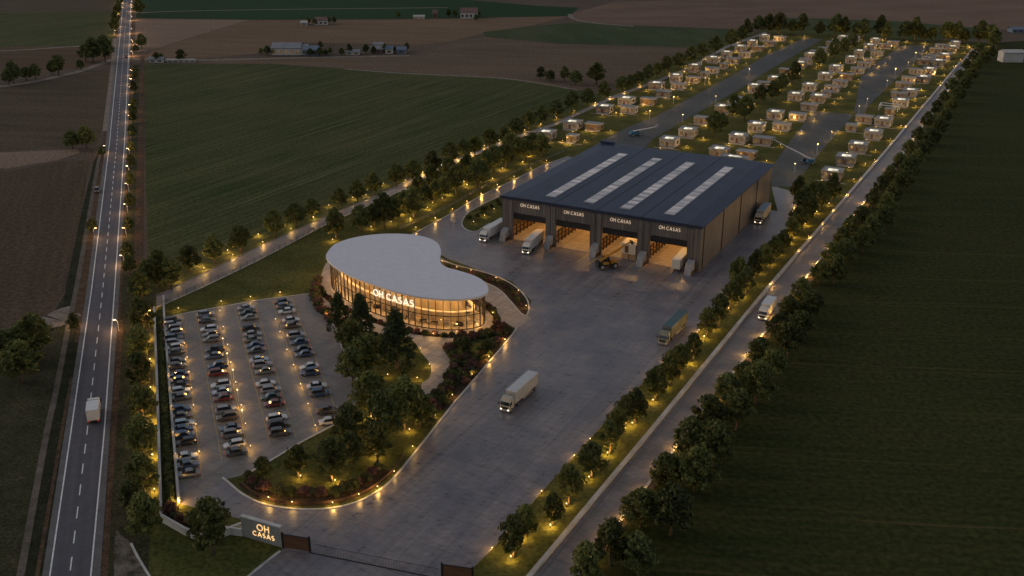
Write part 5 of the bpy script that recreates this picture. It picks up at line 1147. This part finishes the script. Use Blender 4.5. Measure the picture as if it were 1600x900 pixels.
for p, rn, i in far_+vl2:
    gb.tube((p.x, p.y, .07), (p.x, p.y, .81), .055, .055, 6); gb.tube((p.x, p.y, .81), (p.x, p.y, 1.0), .07, .07, 8, m=1); gb.tube((p.x, p.y, 1.0), (p.x, p.y, 1.03), .09, .09, 8)
go = gb.build('garden_lights', [M['black_metal'], M['lamp']]); tag(go, 'many tiny garden lights scattered between the far cabins', 'garden lights', kind='stuff')
for p, rn, i in far_+vl2: glow(go, round(P_BOLLARD*rnd.choice((.9, 1.2, 1.6, 2.1)), 1), (p.x, p.y, 1.2))
# car tracks and pale garden paths in the village
pb = MB()
for rn, hs_ in VILL.items():
    for i, (x, y, k_, c_) in enumerate(hs_):
        if i % 2 or rn[0] == 'c': continue
        p = g(x, y+3)-A*(KITS[k_][2]/2+3.2); pb.sheet([p-B*5-A*.5, p+B*7-A*.5, p+B*7+A*.5, p-B*5+A*.5], .09)
struct('path', pb, M['deck'], 'pale garden paths in front of the cabins')
# blue boom lifts
def boom_lift(px, rz, tip, label):
    p = g(*px); r = empty('boom_lift', (p.x, p.y, .1), rz); tag(r, label, 'boom lift')
    b = MB(); b.box((0, 0, .9), (5.5, 2.2, .6)); b.box((-1.2, 0, 1.6), (2.6, 1.9, 1.0)); b.build('chassis', M['blue_paint'], r)
    b = MB(); b.box((1.4, .5, 1.7), (1.3, 1.0, 1.3)); b.build('cab', M['glass_dark'], r)
    b = MB(); t = Vector(tip); b.tube((-1.0, 0, 2.1), t*.55+Vector((-.4, 0, .9)), .3, .26, 6); b.tube(t*.5+Vector((-.4, 0, .95)), t, .2, .16, 6); b.build('boom', M['pole_white'], r)
    b = MB(); b.box((t.x+.5, t.y, t.z+.1), (1.2, 1.6, .12)); b.box((t.x+.5, t.y, t.z+.9), (1.25, 1.65, .08)); b.build('basket', M['grey_metal'], r)
    for sx in (-1.9, 1.9):
        for sy in (-1.2, 1.2):
            w_ = link('wheel', WTM, r, (sx, sy, .6)); w_.scale = (1.9, 1.8, 1.9); link('rim', WRM, w_)
boom_lift((1262, 256), R(165), (14, 0, 9), 'blue boom lift with long raised arm behind the warehouse')
boom_lift((992, 212), R(28), (10, -2, 3.4), 'small blue boom lift on the first village street')
# pergola frame beside the service road row
pp = g(1389, 172); pg = empty('pergola', (pp.x, pp.y, .07), hrz); tag(pg, 'white open pergola frame beside the service road cabins', 'pergola')
for sx in (-4.5, 4.5):
    for sy in (-3, 3):
        b = MB(); b.box((sx, sy, 1.3), (.35, .35, 2.6)); b.build('post', M['pole_white'], pg)
b = MB(); b.ribbon([(-4.5, -3), (4.5, -3), (4.5, 3), (-4.5, 3)], .4, 2.6, 2.9, True); b.build('beam', M['pole_white'], pg)

# ------------------------------------------------------------------ distant farms
F_W = noise_mat('farm_wall', (.4, .37, .33), (.5, .46, .42), .3, .85); F_R = noise_mat('farm_tile', (.15, .09, .075), (.2, .125, .10), .5, .85)
F_S = noise_mat('farm_sheet', (.20, .2, .21), (.26, .26, .27), .2, .6); F_B = noise_mat('farm_blue', (.11, .14, .19), (.15, .185, .24), .2, .6)
def barn(px, w_, d_, h, pitch, wm_, rm, label, lit=False, rz=0.0, group=None):
    p = g(*px); r = empty('barn' if 'barn' in label or 'shed' in label else 'farmhouse', (p.x, p.y, .05), rz); tag(r, label, 'barn' if 'barn' in label or 'shed' in label else 'house', group)
    b = MB(); b.loft([[(x, -d_/2, 0), (x, d_/2, 0), (x, d_/2, h), (x, 0, h+pitch), (x, -d_/2, h)] for x in (-w_/2, w_/2)]); b.build('wall', wm_, r)
    for s_ in (-1, 1):
        b = MB(); b.add([(-w_/2-.4, s_*(d_/2+.5), h-.12), (w_/2+.4, s_*(d_/2+.5), h-.12), (w_/2+.4, 0, h+pitch+.12), (-w_/2-.4, 0, h+pitch+.12)], [(0, 1, 2, 3)]); b.add([(v[0], v[1], v[2]+.22) for v in b.v], [(0, 1, 2, 3)]); b.build('roof', rm, r)
    n_ = max(1, int(w_/3.2))
    for i in range(0 if 'right edge beyond' in label else n_):
        x_ = -w_/2+(i+.5)*w_/n_
        b = MB(); b.box((x_, -d_/2-.03, h*.45), (w_/n_*.5, .1, h*.4)); b.build('window', M['win_glow'] if lit else M['win_dim'], r)
    b = MB(); b.box((w_/2+.03, 0, 1.2), (.1, 1.4, 2.3)); b.build('door', M['wood_brown'], r)
FG = 'farm buildings in the fields'
barn((450, 84), 19, 12, 4.5, 2.6, F_W, F_S, 'big grey roofed barn with lit open front', True, group=FG)
barn((473, 84), 8.5, 11, 4, 2, F_W, F_S, 'pale roofed shed joined to the big barn', group=FG)
barn((489, 85), 8.5, 11, 3.6, 1.8, F_B, F_B, 'blue roofed shed right of the big barn', group=FG)
barn((552, 85), 9, 5, 2, 1, F_W, F_S, 'low pale shed between the farm trees', group=FG)
barn((596, 82), 13, 7, 2.6, 1.4, F_R, F_S, 'long low reddish stable among the farm trees', group=FG)
barn((609, 83), 5, 5, 3, 1.6, F_W, F_B, 'small white house at the stable end', group=FG)
barn((592, 74), 7, 5, 2.2, 1, F_W, F_S, 'small white hut behind the stable', group=FG)
barn((628, 83), 6, 6, 2.6, 1.4, F_B, F_B, 'small blue grey shed at the right end of the farm', group=FG)
barn((503, 38), 10.5, 8, 3.4, 2, F_W, F_R, 'red tiled farmhouse alone in the tan field', group=FG)
barn((476, 39), 5, 5, 2, 1, F_W, F_W, 'low white outbuilding left of the tiled farmhouse', group=FG)
barn((733, 28), 14, 10, 5, 3, F_W, F_R, 'white villa with red roof at the emerald field', group=FG)
barn((655, 29), 9, 4, 1.8, .8, F_W, F_W, 'low white building left of the villa', True, group=FG)
barn((680, 28), 3.6, 3.6, 4, 2.4, F_R, F_R, 'narrow red tower house near the villa', group=FG)
barn((1578, 96), 13, 8, 6, 1.2, F_W, F_W, 'white shed at the right edge beyond the tree row', group=FG)
barn((1590, 50), 12, 9, 2.4, 1, F_B, F_B, 'low blue grey greenhouse at the right edge', group=FG)
barn((246, 97), 9, 5, 2.2, .8, F_W, F_S, 'long pale low building beside the junction lane', group=FG)
barn((284, 97), 18, 2.5, 1.4, .3, F_W, F_W, 'low whitish wall-like shed along the junction lane', group=FG)
ft = [(408, 85), (418, 86), (428, 86), (501, 76), (509, 87), (516, 85), (534, 87), (546, 85), (572, 84), (584, 84), (601, 83), (617, 82), (636, 80), (482, 38), (492, 39), (513, 38), (522, 37), (701, 27), (711, 27), (748, 26), (744, 33), (622, 29), (500, 88), (485, 88)]
for i, (x, y) in enumerate(sorted(ft)): tree(g(x, y), rnd.uniform(3.6, 5.6), 'dark tree beside the distant farm buildings, %s from the left' % nth(i+1), 'trees beside the farms', 1.2)
